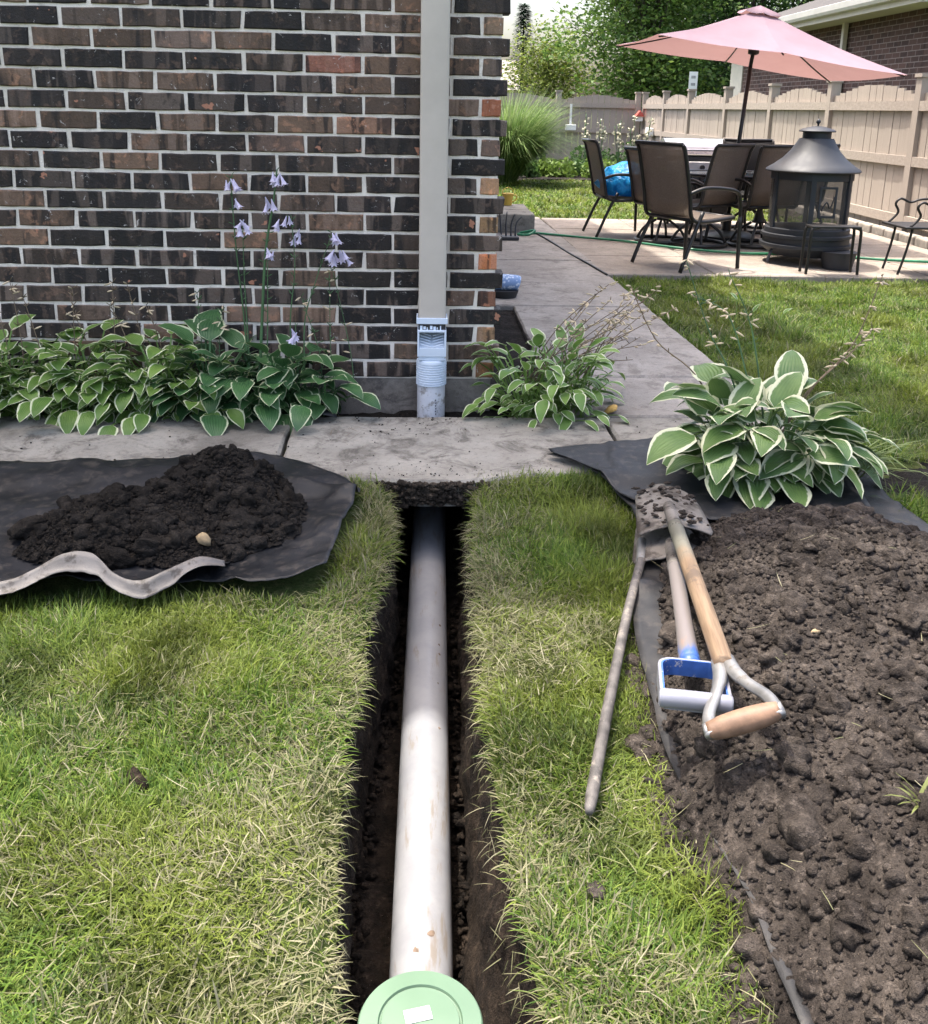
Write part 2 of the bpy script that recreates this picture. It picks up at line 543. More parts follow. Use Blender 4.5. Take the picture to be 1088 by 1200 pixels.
def brick_mesh(L, H, seed, depth=.09):
    """front outline with worn corners, proud rounded face; origin at the centre of the face, face towards -Y"""
    r = random.Random(seed)
    out = []
    nx = 5
    for i in range(nx + 1): out.append((-L / 2 + L * i / nx, -H / 2))
    for i in range(nx + 1): out.append((L / 2 - L * i / nx, H / 2))
    o2 = []
    for k, (x, z) in enumerate(out):
        cx = abs(abs(x) - L / 2) < 1e-6 and abs(abs(z) - H / 2) < 1e-6
        j = .0014
        x2 = x + r.uniform(-j, j); z2 = z + r.uniform(-j, j)
        if cx:
            s = r.choice((.0003, .0005, .0008, .001, .0015, .0025, .004)); x2 -= math.copysign(s, x); z2 -= math.copysign(s * .5, z)
        o2.append((x2, z2))
    n = len(o2)
    vs = [(x, depth, z) for x, z in o2] + [(x, .003, z) for x, z in o2]
    ins = .0035
    for x, z in o2:
        vs.append((x - math.copysign(min(ins, abs(x)), x), r.uniform(-.0012, .0008), z - math.copysign(min(ins, abs(z)), z)))
    fs = []
    for a in range(2):
        for i in range(n):
            i2 = (i + 1) % n
            fs.append((a * n + i, a * n + i2, (a + 1) * n + i2, (a + 1) * n + i))
    fs.append(tuple(2 * n + i for i in range(n)))
    me = MB().add(vs, fs).mesh('brick', M_BRICK)
    return me
house = thing('brick_house', 'house of dark mottled clinker brick with pale mortar, filling the upper left', 'house', (-1, 3.55, 0))
house.location = (0, 0, 0)
WY = 3.552; XC = .284; CH = .0677; Z0 = 1.350
MB().bb(-3.0, XC - .006, WY + .0055, WY + .25, .062, Z0 + 3 * CH + .01).build('mortar', M_MORTAR, house)
STR = [brick_mesh(.1935, .0575, 300 + i) for i in range(20)]
HEAD = [brick_mesh(.0745, .0575, 330 + i) for i in range(4)]
ENDS = [brick_mesh(.172, .0575, 340 + i) for i in range(4)]
rb = random.Random(5)
DARK = [(.016, .014, .014), (.020, .017, .017), (.022, .019, .018), (.014, .012, .013), (.018, .016, .017), (.026, .021, .02), (.034, .027, .024), (.05, .039, .033), (.07, .052, .042), (.10, .072, .055), (.14, .098, .073), (.018, .016, .016), (.016, .014, .015), (.024, .02, .021)]
HEADCOL = {0: (.2, .15, .11), 2: (.16, .13, .11), 4: (.34, .13, .07), 6: (.17, .125, .105), 8: (.36, .23, .14), 10: (.27, .18, .1), 12: (.5, .2, .09), 14: (.24, .12, .08), 16: (.26, .17, .10), 18: (.3, .17, .09), -2: (.25, .14, .09)}
SPECIAL = {(2, 4): (.26, .12, .09), (5, 5): (.24, .15, .11), (1, 2): (.15, .115, .1), (6, 3): (.14, .1, .085), (14, 6): (.1, .07, .055), (17, 6): (.11, .085, .065), (4, 8): (.13, .105, .09), (13, 8): (.14, .1, .075)}
for k in range(-3, 19):
    zc = Z0 - (k + .5) * CH
    even = (k % 2 == 0)
    x0 = -1.315 + (.1016 if even else 0) - 5 * .2032
    i = -5
    while True:
        xa = x0 + (i + 5) * .2032; xb = xa + .2032
        if xa > XC - .05: break
        if xb > XC + .05:           # the brick that ends at the corner
            w = XC - xa - .005
            lst = HEAD if w < .12 else ENDS
            me = lst[rb.randrange(4)]; xc = xa + .005 + w / 2; sx = w / (.0745 if w < .12 else .172)
            col = HEADCOL.get(k, (.2, .13, .09)) if w < .12 else rb.choice(DARK)
        else:
            me = STR[rb.randrange(20)]; xc = (xa + xb) / 2; sx = 1
            col = SPECIAL.get((k, i), rb.choice(DARK))
        if xb > -2.35:
            o = link('brick', me, house)
            o.location = (xc + rb.uniform(-.001, .001), WY + rb.uniform(-.0015, .0015), zc + rb.uniform(-.0012, .0012))
            o.rotation_euler = (0, rb.uniform(-.004, .004), 0)
            o.scale = (sx, 1, 1)
            g = rb.uniform(.75, 1.25)
            o.color = (col[0] * g * 1.12, col[1] * g, col[2] * g * .9, 1)
        i += 1
# masonry out of the picture: the rest of the walls
def mat_brickwall(name, c1, c2, mortar, sx=1.0, flip=False, rough=.85):
    t = NT(name)
    co = t.coord('World')
    s = t.sep(co)
    cmb = t.n('ShaderNodeCombineXYZ')
    t.set(cmb.inputs[0], s[1] if flip else s[0]); t.set(cmb.inputs[1], s[2])
    bt = t.n('ShaderNodeTexBrick')
    t.set(bt.inputs['Vector'], cmb.outputs[0])
    t.set(bt.inputs['Color1'], c1); t.set(bt.inputs['Color2'], c2); t.set(bt.inputs['Mortar'], mortar)
    bt.inputs['Scale'].default_value = 1.0
    bt.inputs['Brick Width'].default_value = .2032; bt.inputs['Row Height'].default_value = CH
    bt.inputs['Mortar Size'].default_value = .0055; bt.inputs['Mortar Smooth'].default_value = .1; bt.inputs['Bias'].default_value = -.2
    n = t.noise(co, 9, 5)
    c = t.mix(t.ramp(n, .4, .7, 0, .5), bt.outputs['Color'], c2)
    return t.done(t.bsdf(c, rough, normal=t.bump(t.math('MULTIPLY', bt.outputs['Fac'], -1.0), .6, .006), spec=.3))
M_BWALL = mat_brickwall('clinker_brickwork', (.022, .02, .02), (.075, .058, .05), (.5, .47, .45))
M_BWALL_S = mat_brickwall('clinker_brickwork_side', (.022, .02, .02), (.075, .058, .05), (.5, .47, .45), flip=True)
MB().bb(-9, XC, WY, WY + .25, Z0 + 3 * CH + .01, 5.45).build('upper_wall', M_BWALL, house)
MB().bb(-9, -2.36, WY - .001, WY + .25, .064, Z0 + 3 * CH + .009).build('side_masonry', M_BWALL, house)
MB().bb(XC - .25, XC - .009, WY + .092, 10.4, .064, 5.44).build('return_wall', M_BWALL_S, house)
MB().bb(-9, XC - .012, WY + .006, 10.4, -.6, .061).build('foundation', M_FOUND, house)
M_ROOF = simple('asphalt_shingle', (.06, .055, .052), .95, var=.3, vscale=20, bscale=120, bstr=.6)
_rf = MB()
ex0, ex1, ey0, ey1 = -9.5, .76, 3.09, 10.8
sk = -.4                                        # the side eave is not quite square to the front
base = [(ex0, ey0), (ex1 + .02, ey0), (ex1 + sk, ey1), (ex0, ey1)]
vs = [(x, y, 5.42) for x, y in base] + [(x, y, 5.56) for x, y in base] + [(-4.0, 6.4, 6.7), (-3.6, 7.4, 6.7)]
_rf.add(vs, [(3, 2, 1, 0), (0, 1, 5, 4), (1, 2, 6, 5), (2, 3, 7, 6), (3, 0, 4, 7), (4, 5, 8), (5, 6, 9, 8), (6, 7, 9), (7, 4, 8, 9)])
_rf.build('roof', M_ROOF, house)

# ------------------------------------------------------------------ downspout and its adapter
M_SPOUT = simple('painted_aluminium', (.50, .445, .385), .5, var=.06, vscale=6, bscale=25, bstr=.08, dirt=(.24, .21, .19), dscale=9, dlo=.66, dhi=.8)
M_PVCB = simple('pvc_bluish', (.62, .70, .80), .4, var=.05, bscale=40, bstr=.05, dirt=(.45, .45, .45), dscale=22, dlo=.68, dhi=.78)
def mat_pvc_white(name, stain=.60, g=.68):
    t = NT(name)
    co = t.coord('Object')
    mp = t.n('ShaderNodeMapping'); t.set(mp.inputs['Vector'], co); mp.inputs['Scale'].default_value = (1, .16, 1)
    n = t.noise(co, 14, 6, .7); n2 = t.noise(mp.outputs[0], 30, 5, .7); n3 = t.noise(co, 60, 5, .7)
    c = t.mix(t.ramp(n, .3, .7), tuple(x * g for x in (.35, .355, .38)), tuple(x * g for x in (.43, .432, .45)))
    c = t.mix(t.ramp(n2, stain - .05, stain + .06, 0, .7), c, (.2, .165, .13))
    c = t.mix(t.ramp(t.noise(co, 5, 5, .7, .5), .58, .70, 0, .5), c, (.22, .185, .15))
    c = t.mix(t.ramp(n2, .30, .36, .5, 0), c, (.3, .295, .3))
    c = t.mix(t.ramp(n3, .72, .76, 0, .8), c, (.14, .11, .085))
    return t.done(t.bsdf(c, t.ramp(n, .3, .7, .28, .45), normal=t.bump(n3, .1, .002), spec=.5))
M_PVC = mat_pvc_white('pvc_white')
M_PVC2 = mat_pvc_white('pvc_dirty_shade_lift', .56, 1.7)  # dirtier, and coloured brighter than the pipe's copy to offset shade at the wall
M_BLACKP = simple('black_plastic', (.02, .02, .022), .5)
M_INK = simple('grey_print', (.1, .1, .12), .8)
ds = thing('downspout', 'grey aluminium downspout running down the brick wall into a drain adapter', 'downspout', (.048, 3.49, 0))
m = MB()
hw = .049; hd = .035
prof = []
for (cx, cy, a0) in ((hw - .01, hd - .01, 0), (-hw + .01, hd - .01, 90), (-hw + .01, -hd + .01, 180), (hw - .01, -hd + .01, 270)):
    for a in (0, 30, 60, 90):
        t_ = math.radians(a0 + a); prof.append((cx + .01 * math.cos(t_), cy + .01 * math.sin(t_)))
m.prism(prof, .31, 5.4)
m.build('pipe', M_SPOUT, ds, autosmooth=50)
ad = link('adapter', None, ds)
m = MB()
def rect_ring(x, y, z0, z1, w):
    m.bb(-x, x, -y, -y + w, z0, z1); m.bb(-x, x, y - w, y, z0, z1); m.bb(-x, -x + w, -y + w, y - w, z0, z1); m.bb(x - w, x, -y + w, y - w, z0, z1)
rect_ring(.056, .043, .294, .316, .006)
m.build('collar', M_PVCB, ad, bevel=.0015)
MB().bb(-.049, .049, -.036, .036, .262, .296).build('throat', M_BLACKP, ad)
m = MB()
for j in range(7):                               # worn white print on the throat, too small to read
    m.bb(-.043 + j * .012, -.043 + j * .012 + (.009 if j in (0, 1, 3, 4) else .004), -.0378, -.0362, .271 + (j % 2) * .003, .287 - (j % 3) * .003)
m.build('print', M_PVCB, ad)
m = MB()
# open front box: frame, floor that slopes, back
m.bb(-.052, -.045, -.05, .04, .175, .272); m.bb(.045, .052, -.05, .04, .175, .272)
m.bb(-.045, .045, -.05, .04, .265, .272); m.bb(-.045, .045, .03, .04, .18, .265)
m.bb(-.045, .045, -.05, -.042, .175, .207)
m.add([(-.045, -.042, .207), (.045, -.042, .207), (.045, .03, .25), (-.045, .03, .25)], [(0, 1, 2, 3)])
m.build('filter_box', M_PVCB, ad, bevel=.0012)
for s in (-1, 1):
    for j in range(6):
        a = Vector((s * .004, -.046 + .0, .211 + j * .0085)); b = Vector((s * .042, -.04, .200 + j * .0085 + .022))
        a.y += j * .0085; b.y = a.y
        MB().tube([a, b], .0018, 6).build('slat', M_PVCB, ad)
m = MB()
m.bb(-.048, .048, -.046, .036, .158, .1755)
m.build('neck', M_PVCB, ad, bevel=.004)
pr = [(.047, .158), (.054, .155), (.055, .15)]
z = .15
for j in range(9):
    pr += [(.0555, z - .002), (.0555, z - .006), (.0525, z - .0068), (.0525, z - .0085)]; z -= .009
pr += [(.056, z), (.056, .064), (.052, .064)]
MB().lathe(pr[::-1], 40, (0, -.005, 0)).build('ribbed_coupling', M_PVCB, ad, autosmooth=30)
ri = MB().lathe([(.0515, -.25), (.0515, .07)], 40, (0, -.005, 0)).build('riser', M_PVC2, ds, autosmooth=40)
m = MB()
for j in range(6):
    m.box((.016 + .001 * (j % 2), -.0544, .012 - j * .0105), (.004, .0012, .006))
m.build('print', M_INK, ri)
# ------------------------------------------------------------------ drain pipe in the trench and its green emitter
axis = [Vector((.010, 1.10, -.378)), Vector((.0225, 2.0, -.325)), Vector((.036, 2.82, -.28)), Vector((.05, 3.40, -.25))]
dp = thing('drain_pipe', 'long white plastic drain pipe lying in the trench', 'pipe', (.02, 1.9, -.33))
pts = []
for a, b in zip(axis, axis[1:]):
    pts += [a.lerp(b, k / 6) for k in range(6)]
pts.append(axis[-1])
off = Vector((.02, 1.9, -.33))
MB().tube([p - off for p in pts], .0535, 40).build('pipe', M_PVC, dp, autosmooth=40)
elb = [Vector((.0098, 1.13, -.3795)), Vector((.0095, 1.06, -.38)), Vector((.0092, 1.0, -.368)), Vector((.009, .96, -.335)), Vector((.009, .945, -.28)), Vector((.009, .943, -.2)), Vector((.009, .943, -.075))]
MB().tube([p - off for p in lerp_path(elb, 5)], .0575, 36).build('elbow', M_PVC, dp, autosmooth=40)
m = MB()
for (y, a, s) in ((2.47, -.5, .011), (2.22, .55, .004), (2.18, .6, .004), (2.06, .5, .005), (2.31, .62, .004), (1.36, .3, .008), (1.33, -.2, .007), (1.9, .58, .004)):
    # little splashes of mud on the crown of the pipe
    t_ = (y - 1.1) / 2.3; c = Vector((.010 + .04 * t_, y, -.378 + .128 * t_)) - off
    n_ = 7
    ring = []
    for k in range(n_):
        q = 2 * PI * k / n_; rr = s * random.uniform(.5, 1.3)
        aa = a + rr * math.cos(q) / .0535
        ring.append((c.x + .0541 * math.sin(aa), c.y + rr * math.sin(q) * 1.5, c.z + .0541 * math.cos(aa)))
    ctr = (c.x + .0546 * math.sin(a), c.y, c.z + .0546 * math.cos(a))
    m.add(ring + [ctr], [(k, (k + 1) % n_, n_) for k in range(n_)])
m.build('mud_splash', simple('dried_mud', (.16, .115, .085), .9, var=.4, vscale=60), dp)

M_GREEN = simple('green_plastic', (.10, .165, .105), .5, var=.06, bscale=200, bstr=.04, dirt=(.3, .34, .22), dscale=16, dlo=.7, dhi=.85)
M_GREEN2 = simple('green_plastic_dark', (.1, .2, .11), .6, var=.1)
em = thing('drain_emitter', 'round pale green pop up drain emitter lid at the near end of the pipe', 'drain emitter', (.009, .943, -.03))
MB().lathe([(.054, -.045), (.054, -.016), (.072, -.012), (.0765, -.008), (.0765, -.003), (.0745, 0), (.052, .0022), (.0505, -.001), (.0485, -.0014)], 64).build('rim', M_GREEN, em, autosmooth=25)
MB().lathe([(.0508, -.004), (.0492, -.0038)], 64).build('groove', M_GREEN2, em)
MB().lathe([(.0482, -.006), (.0482, .0012), (.0474, .0022), (.03, .0034), (.012, .0042), (.0001, .0044)], 64).build('lid', M_GREEN, em, autosmooth=25)
def mat_sticker():
    t = NT('paper_sticker')
    co = t.coord('Object')
    s = t.sep(co)
    n = t.noise(t.coord('Object', scale=(1.4, .4, 1)), 420, 2, .5)
    band = t.math('MULTIPLY', t.ramp(s[1], .000, .0012), t.ramp(s[1], .0048, .0062, 1, 0))
    band2 = t.math('MULTIPLY', t.ramp(s[0], -.012, -.0105), t.ramp(s[0], .0065, .008, 1, 0))
    f = t.math('MULTIPLY', t.math('MULTIPLY', band, band2), t.ramp(n, .42, .55))
    return t.done(t.bsdf(t.mix(f, (.5, .49, .51), (.22, .2, .33)), .6))
m = MB().bb(-.0165, .0165, -.0095, .0095, .0, .0006)
st = m.build('price_sticker', mat_sticker(), em)
st.location = (-.003, .006, .0048); st.rotation_euler = (0, 0, .22)

# broken soil and roots under the concrete where the pipe goes in
def ico(sub=1):
    bm = bmesh.new(); bmesh.ops.create_icosphere(bm, subdivisions=sub, radius=1)
    bm.verts.ensure_lookup_table()
    v = np.array([list(x.co) for x in bm.verts]); f = np.array([[q.index for q in p.verts] for p in bm.faces]); bm.free()
    return v, f
ICO1 = ico(1); ICO2 = ico(2)
def ico0():
    bm = bmesh.new(); bmesh.ops.create_icosphere(bm, subdivisions=1, radius=1)
    bm.free()
    g = (1 + 5 ** .5) / 2
    v = np.array([(-1, g, 0), (1, g, 0), (-1, -g, 0), (1, -g, 0), (0, -1, g), (0, 1, g), (0, -1, -g), (0, 1, -g), (g, 0, -1), (g, 0, 1), (-g, 0, -1), (-g, 0, 1)]) / (1 + g * g) ** .5
    f = np.array([(0, 11, 5), (0, 5, 1), (0, 1, 7), (0, 7, 10), (0, 10, 11), (1, 5, 9), (5, 11, 4), (11, 10, 2), (10, 7, 6), (7, 1, 8), (3, 9, 4), (3, 4, 2), (3, 2, 6), (3, 6, 8), (3, 8, 9), (4, 9, 5), (2, 4, 11), (6, 2, 10), (8, 6, 7), (9, 8, 1)])
    return v, f
ICO0 = ico0(); ICO3 = ico(3)
def rand_rot(n):
    q = RNG.normal(size=(n, 4)); q /= np.linalg.norm(q, axis=1)[:, None]
    w, x, y, z = q.T
    return np.stack([np.stack([1 - 2 * (y * y + z * z), 2 * (x * y - w * z), 2 * (x * z + w * y)], -1),
                     np.stack([2 * (x * y + w * z), 1 - 2 * (x * x + z * z), 2 * (y * z - w * x)], -1),
                     np.stack([2 * (x * z - w * y), 2 * (y * z + w * x), 1 - 2 * (x * x + y * y)], -1)], 1)
def clods(name, P, R, mat, parent=None, ref=ICO1, rough=.28, flat=.8):
    """many irregular lumps in one mesh; P centres, R radii"""
    n = len(P); bv, bf = ref; k = len(bv)
    d = 1 + rough * RNG.uniform(-1, 1, size=(n, k))
    low = RNG.normal(size=(n, 3, 2))
    d += .18 * np.sin(3 * np.einsum('kc,nc->nk', bv, low[:, :, 0])) + .12 * np.cos(4 * np.einsum('kc,nc->nk', bv, low[:, :, 1]))
    if k > 20:
        for fq in (4, 6, 9, 13):
            w_ = RNG.normal(size=(n, 3)); d += .5 / fq * np.sin(fq * np.einsum('kc,nc->nk', bv, w_) + RNG.uniform(0, 6, (n, 1)))
    V = bv[None] * d[:, :, None] * RNG.uniform(.75, 1.25, size=(n, 1, 3))
    V = np.einsum('nij,nkj->nki', rand_rot(n), V) * np.asarray(R)[:, None, None]
    V[:, :, 2] *= flat
    V = (V + np.asarray(P)[:, None, :]).reshape(-1, 3)
    F = (bf[None] + (np.arange(n) * k)[:, None, None]).reshape(-1)
    return np_mesh(name, V, F, np.full(n * len(bf), 3), mat, parent, smooth=False)

# ------------------------------------------------------------------ heaps of dug soil
def heap(name, label, height, x0, x1, y0, y1, nx, ny, mat, specs, cat='soil heap', thr=.004, base=LAWN_Z):
    t = thing(name, label, cat, ((x0 + x1) / 2, (y0 + y1) / 2, base))
    off = np.array(t.location)
    X, Y = np.meshgrid(np.linspace(x0, x1, nx), np.linspace(y0, y1, ny), indexing='ij')
    Z = height(X, Y)
    V = np.stack([X, Y, Z], -1).reshape(-1, 3) - off
    idx = np.arange(nx * ny).reshape(nx, ny)
    F = np.stack([idx[:-1, :-1], idx[1:, :-1], idx[1:, 1:], idx[:-1, 1:]], -1).reshape(-1, 4)
    keep = (Z.reshape(-1)[F] > base + thr).any(axis=1)
    F = F[keep]
    np_mesh('mound', V, F.ravel(), np.full(len(F), 4), mat, t, smooth=True)
    for (n, ra, rb_, ref, rough, zlift) in specs:
        px = RNG.uniform(x0, x1, n * 3); py = RNG.uniform(y0, y1, n * 3); pz = height(px, py)
        ok = pz > base + thr + .003
        px, py, pz = px[ok][:n], py[ok][:n], pz[ok][:n]
        rr = ra * (rb_ / ra) ** (RNG.random(len(px)) ** 1.8)
        o = clods('clods', np.stack([px, py, pz + rr * zlift], -1) - off, rr, mat, t, ref, rough)
        tag(o, kind='stuff')
    return t
def hR(x, y):
    """brown heap to the right of the trench"""
    x = np.asarray(x, float); y = np.asarray(y, float)
    edge = np.interp(y, [.2, .9, 1.1, 1.35, 1.5, 1.8, 2.1, 2.3, 2.5], [.43, .442, .435, .405, .425, .495, .565, .66, .84])
    edge = edge + .03 * fbm(y, 0 * y + 4, 8, 91)
    d1 = x - edge                                   # from the left foot
    d2 = 2.44 - .0 * x - 1.1 * np.maximum(x - 1.02, 0) ** 1.3 - 1.2 * np.maximum(.9 - x, 0) ** 1.5 - y   # from the far foot
    d3 = 2.1 - x
    d = np.minimum(np.minimum(d1, d2 * .9), d3)
    h = .18 * (1 - np.exp(-np.maximum(d, 0) / .15)) + .02 * np.minimum(d, 0) * 8
    h = h + (.03 * fbm(x, y, 6, 93) + .02 * np.abs(fbm(x, y, 14, 95)) + .016 * np.abs(fbm(x, y, 40, 97, 3, .7)) - .012) * smooth01(-.01, .08, d)
    return LAWN_Z + np.where(d > -.05, h, -.05) + .012
heapR = heap('soil_heap', 'large crumbly brown heap of dug soil at the right edge', hR, .36, 2.2, .1, 2.6, 230, 300, M_SOIL_DRY,
             [(22000, .0026, .0075, ICO0, .35, .35), (3400, .006, .013, ICO1, .36, .2), (800, .011, .022, ICO2, .14, .05), (190, .02, .036, ICO3, .06, -.1)])
def hL(x, y):
    x = np.asarray(x, float); y = np.asarray(y, float)
    g = lambda cx, cy, sx, sy, a: a * np.exp(-(((x - cx) / sx) ** 2 + ((y - cy) / sy) ** 2))
    h = g(-.53, 2.58, .13, .15, .115) + g(-.64, 2.42, .22, .19, .085) + g(-.84, 2.28, .15, .14, .075) + g(-.42, 2.38, .14, .15, .065) + g(-.6, 2.2, .2, .11, .06) - .028
    h = h + (.03 * fbm(x, y, 8, 111) + .02 * np.abs(fbm(x, y, 16, 113)) + .014 * np.abs(fbm(x, y, 45, 115, 3, .7)) - .012) * smooth01(-.02, .03, h)
    return LAWN_Z + .045 + np.maximum(h, -.04)
heapL = heap('soil_heap', 'small dark heap of soil on the black sheet at left', hL, -1.12, -.2, 1.95, 2.95, 190, 200, M_SOIL_DARK,
             [(8000, .0025, .007, ICO0, .35, .35), (1100, .005, .012, ICO1, .36, .2), (220, .011, .022, ICO2, .14, .05), (45, .02, .036, ICO3, .06, -.1)], thr=.05, base=LAWN_Z)
M_MOUTH = mat_soil('soil_mouth', (.03, .024, .019), (.10, .08, .062))
# crumbs of soil spilled at the mouth of the tunnel
n = 1300
px = RNG.uniform(-.12, .22, n); py = SLAB_F - .008 - np.maximum(0, .1 - np.abs(px - .06)) * .12 - RNG.random(n) ** 2 * .016
pz = -.008 - RNG.random(n) * (.062 + .04 * np.clip(np.abs(px - .05) / .1 - .5, 0, 1))
o = clods('soil_crumbs', np.stack([px, py, pz], -1), .003 * 3.6 ** RNG.random(n), M_MOUTH, None, ICO1, .4)
tag(o, 'lumpy brown soil packed under the broken concrete edge above the pipe', 'soil', kind='stuff')

n = 900
py = RNG.uniform(.6, 2.66, n); sd = RNG.random(n) < .5
px = np.where(sd, XTL(py) + .012 + .03 * RNG.random(n) ** 2, XTR(py) - .035 - .05 * smooth01(1.5, 1.1, py) - .02 * RNG.random(n) ** 2)
pz = -.42 + .05 * RNG.random(n) ** 2
o = clods('trench_crumbs', np.stack([px, py, pz], -1), .003 * 4 ** RNG.random(n), M_TRENCH, None, ICO0, .35)
tag(o, 'dark soil crumbs fallen to the bottom of the trench', 'soil', kind='stuff')
# stones and bits lying on the heaps
M_TAN = simple('tan_clay', (.27, .2, .115), .9, var=.3, vscale=40, bscale=120, bstr=.5)
M_PINKST = simple('pink_stone', (.32, .22, .18), .85, var=.25, vscale=60)
def lump(name, label, cat, p, r, mat, flat=.7, seed=0, group=None):
    global RNG
    bv, bf = ICO2
    rr = np.random.default_rng(seed)
    low = rr.normal(size=(3, 3))
    d = 1 + .22 * np.sin(2.5 * bv @ low[0]) + .15 * np.sin(4 * bv @ low[1]) + .06 * rr.uniform(-1, 1, len(bv))
    V = bv * d[:, None] * r * np.array([1.2, .85, flat])
    o = np_mesh(name, V, bf.ravel(), np.full(len(bf), 3), mat, None, smooth=True)
    o.location = p; o.rotation_euler = (seed * .7, seed * 1.3, seed * 2.1)
    return tag(o, label, cat, group)
lump('clay_lump', 'tan clay lump on the small dark soil heap', 'clay lump', (-.508, 2.17, float(hL(-.508, 2.17)) + .014), .016, M_TAN, .8, 3)
STN = 0
for (x, y, r, mt, lb) in ((.575, 1.18, .008, M_PINKST, 'pinkish pebble on the brown heap, low centre'), (.74, 1.6, .007, M_TAN, 'tan pebble beside the wooden shovel grip, on the heap'),
                          (.60, 1.42, .004, M_TAN, 'tiny pale pebble near the left foot of the brown heap'), (.69, 1.0, .012, M_PINKST, 'largest pinkish pebble, near the bottom right of the heap'),
                          (.95, 1.9, .006, M_TAN, 'tan pebble high on the brown heap'), (.93, 1.42, .006, M_PINKST, 'pinkish pebble near the right edge of the heap')):
    STN += 1
    lump('pebble', lb, 'pebble', (x, y, float(hR(x, y)) + r * .8), r, mt, .65, 10 + STN, 'pebbles on the brown heap')

# ------------------------------------------------------------------ black landscape sheets
def mat_fabric(name, c, c2, dirt=(.06, .052, .046), da=.6):
    t = NT(name)
    co = t.coord('World')
    n1 = t.noise(co, 6, 5, .6); n2 = t.noise(co, 30, 6, .7); n3 = t.noise(co, 500, 2)
    c_ = t.mix(t.ramp(n1, .35, .7), c, c2)
    c_ = t.mix(t.ramp(n2, .50, .64, 0, da), c_, dirt)
    return t.done(t.bsdf(c_, t.ramp(n1, .3, .7, .42, .6), normal=t.bump(t.math('ADD', n3, t.math('MULTIPLY', n2, 2.0)), .25, .003), spec=.35))
M_FAB = mat_fabric('woven_sheet_black', (.008, .009, .011), (.017, .018, .022))
M_FABG = mat_fabric('woven_sheet_grey', (.11, .10, .093), (.19, .175, .165), (.045, .037, .031), .9)
M_FABM = mat_fabric('woven_sheet_dusty', (.016, .016, .017), (.04, .038, .038))
def coons(top, bot, nu, nv, zf, left=None, right=None):
    """sheet between two edge paths (2-D), height from zf(x, y, u, v)"""
    def at(path, t):
        L = [0]
        for a, b in zip(path, path[1:]): L.append(L[-1] + math.dist(a, b))
        s = t * L[-1]
        for i in range(len(path) - 1):
            if s <= L[i + 1] + 1e-9:
                k = (s - L[i]) / max(1e-9, L[i + 1] - L[i])
                return Vector(path[i]).lerp(Vector(path[i + 1]), k)
        return Vector(path[-1])
    tp = [tuple(p)[:2] for p in lerp_path([(x, y, 0) for x, y in top], 8)]; bt = [tuple(p)[:2] for p in lerp_path([(x, y, 0) for x, y in bot], 8)]
    P = []
    for i in range(nu):
        u = i / (nu - 1); a = at(tp, u); b = at(bt, u)
        row = []
        for j in range(nv):
            v = j / (nv - 1); q = a.lerp(b, v)
            row.append((q.x, q.y, zf(q.x, q.y, u, v)))
        P.append(row[::-1])
    return P
def ground_top(x, y):
    """top of what lies beneath: concrete or grass"""
    return 0.004 if y > SLAB_F else (.004 - .022 * float(smooth01(SLAB_F - .01, SLAB_F - .12, y)))
top = [(-1.75, 2.86), (-1.2, 2.76), (-.98, 2.775), (-.7, 2.82), (-.47, 2.84), (-.385, 2.81), (-.27, 2.71), (-.16, 2.60)]
bot = [(-1.75, 2.0), (-1.25, 1.95), (-.95, 2.02), (-.8, 2.06), (-.62, 2.03), (-.5, 2.055), (-.32, 2.04), (-.21, 2.10)]
def zfL(x, y, u, v):
    z = ground_top(x, y) + .012 + .010 * float(fbm(x, y, 3.5, 131)) + .022 * max(0, .5 - 3.2 * abs(float(fbm(x + y * .4, y, 4.2, 133, 2)))) + .010 * max(0, .5 - 3 * abs(float(fbm(x, y - x * .5, 9, 137, 2))))
    r = float(smooth01(.90, 1.0, u)); z += .04 * r * float(smooth01(0, .5, v)) * (1 - .5 * v)     # lifted right edge
    rid = abs((x + .36) * .5 + (y - 2.62)); z += .035 * math.exp(-(rid / .03) ** 2) * float(smooth01(-.44, -.3, x))   # a crease
    z += .05 * math.exp(-(((x + .72) / .35) ** 2 + ((y - 2.55) / .1) ** 2)) * 0
    return z
shL = thing('landscape_fabric', 'black sheet under the small dark soil heap with rumpled pale edge', 'fabric', (-.7, 2.4, 0))
def shift(P, t):
    return [[(p[0] - t.location.x, p[1] - t.location.y, p[2] - t.location.z) for p in r] for r in P]
MB().grid(shift(coons(top, bot, 110, 50, zfL), shL)).build('sheet', M_FAB, shL, smooth=True, solid=.002)
# turned-up edge: pale underside of the sheet standing in waves
P = []
wp = lerp_path([(-1.35, 1.94, .03), (-1.1, 1.93, .0), (-.909, 1.955, .012), (-.84, 1.965, .035), (-.775, 1.985, .066), (-.715, 1.985, .064), (-.665, 1.965, .028), (-.61, 1.96, .012), (-.555, 1.985, .026), (-.49, 2.02, .04), (-.44, 2.045, .02)], 9)
for i, p in enumerate(wp):
    w = (.021 + .022 * float(fbm(p.x, 5, 11, 145))) * float(smooth01(-.43, -.6, p.x)) + .003
    fz = float(fbm(p.x, 0, 9, 141)); row = []
    for j in range(6):
        v = j / 5
        row.append((p.x + .010 * v * fz, p.y + .030 - .030 * v + .007 * fz * v + .004 * float(fbm(p.x, v * .1, 30, 147)), max(p.z - .006 - w * v - .006 * math.sin(PI * v), -.045) + .022))
    P.append(row)
MB().grid(shift(P, shL)).build('turned_edge', M_FABG, shL, smooth=True, solid=.0012)
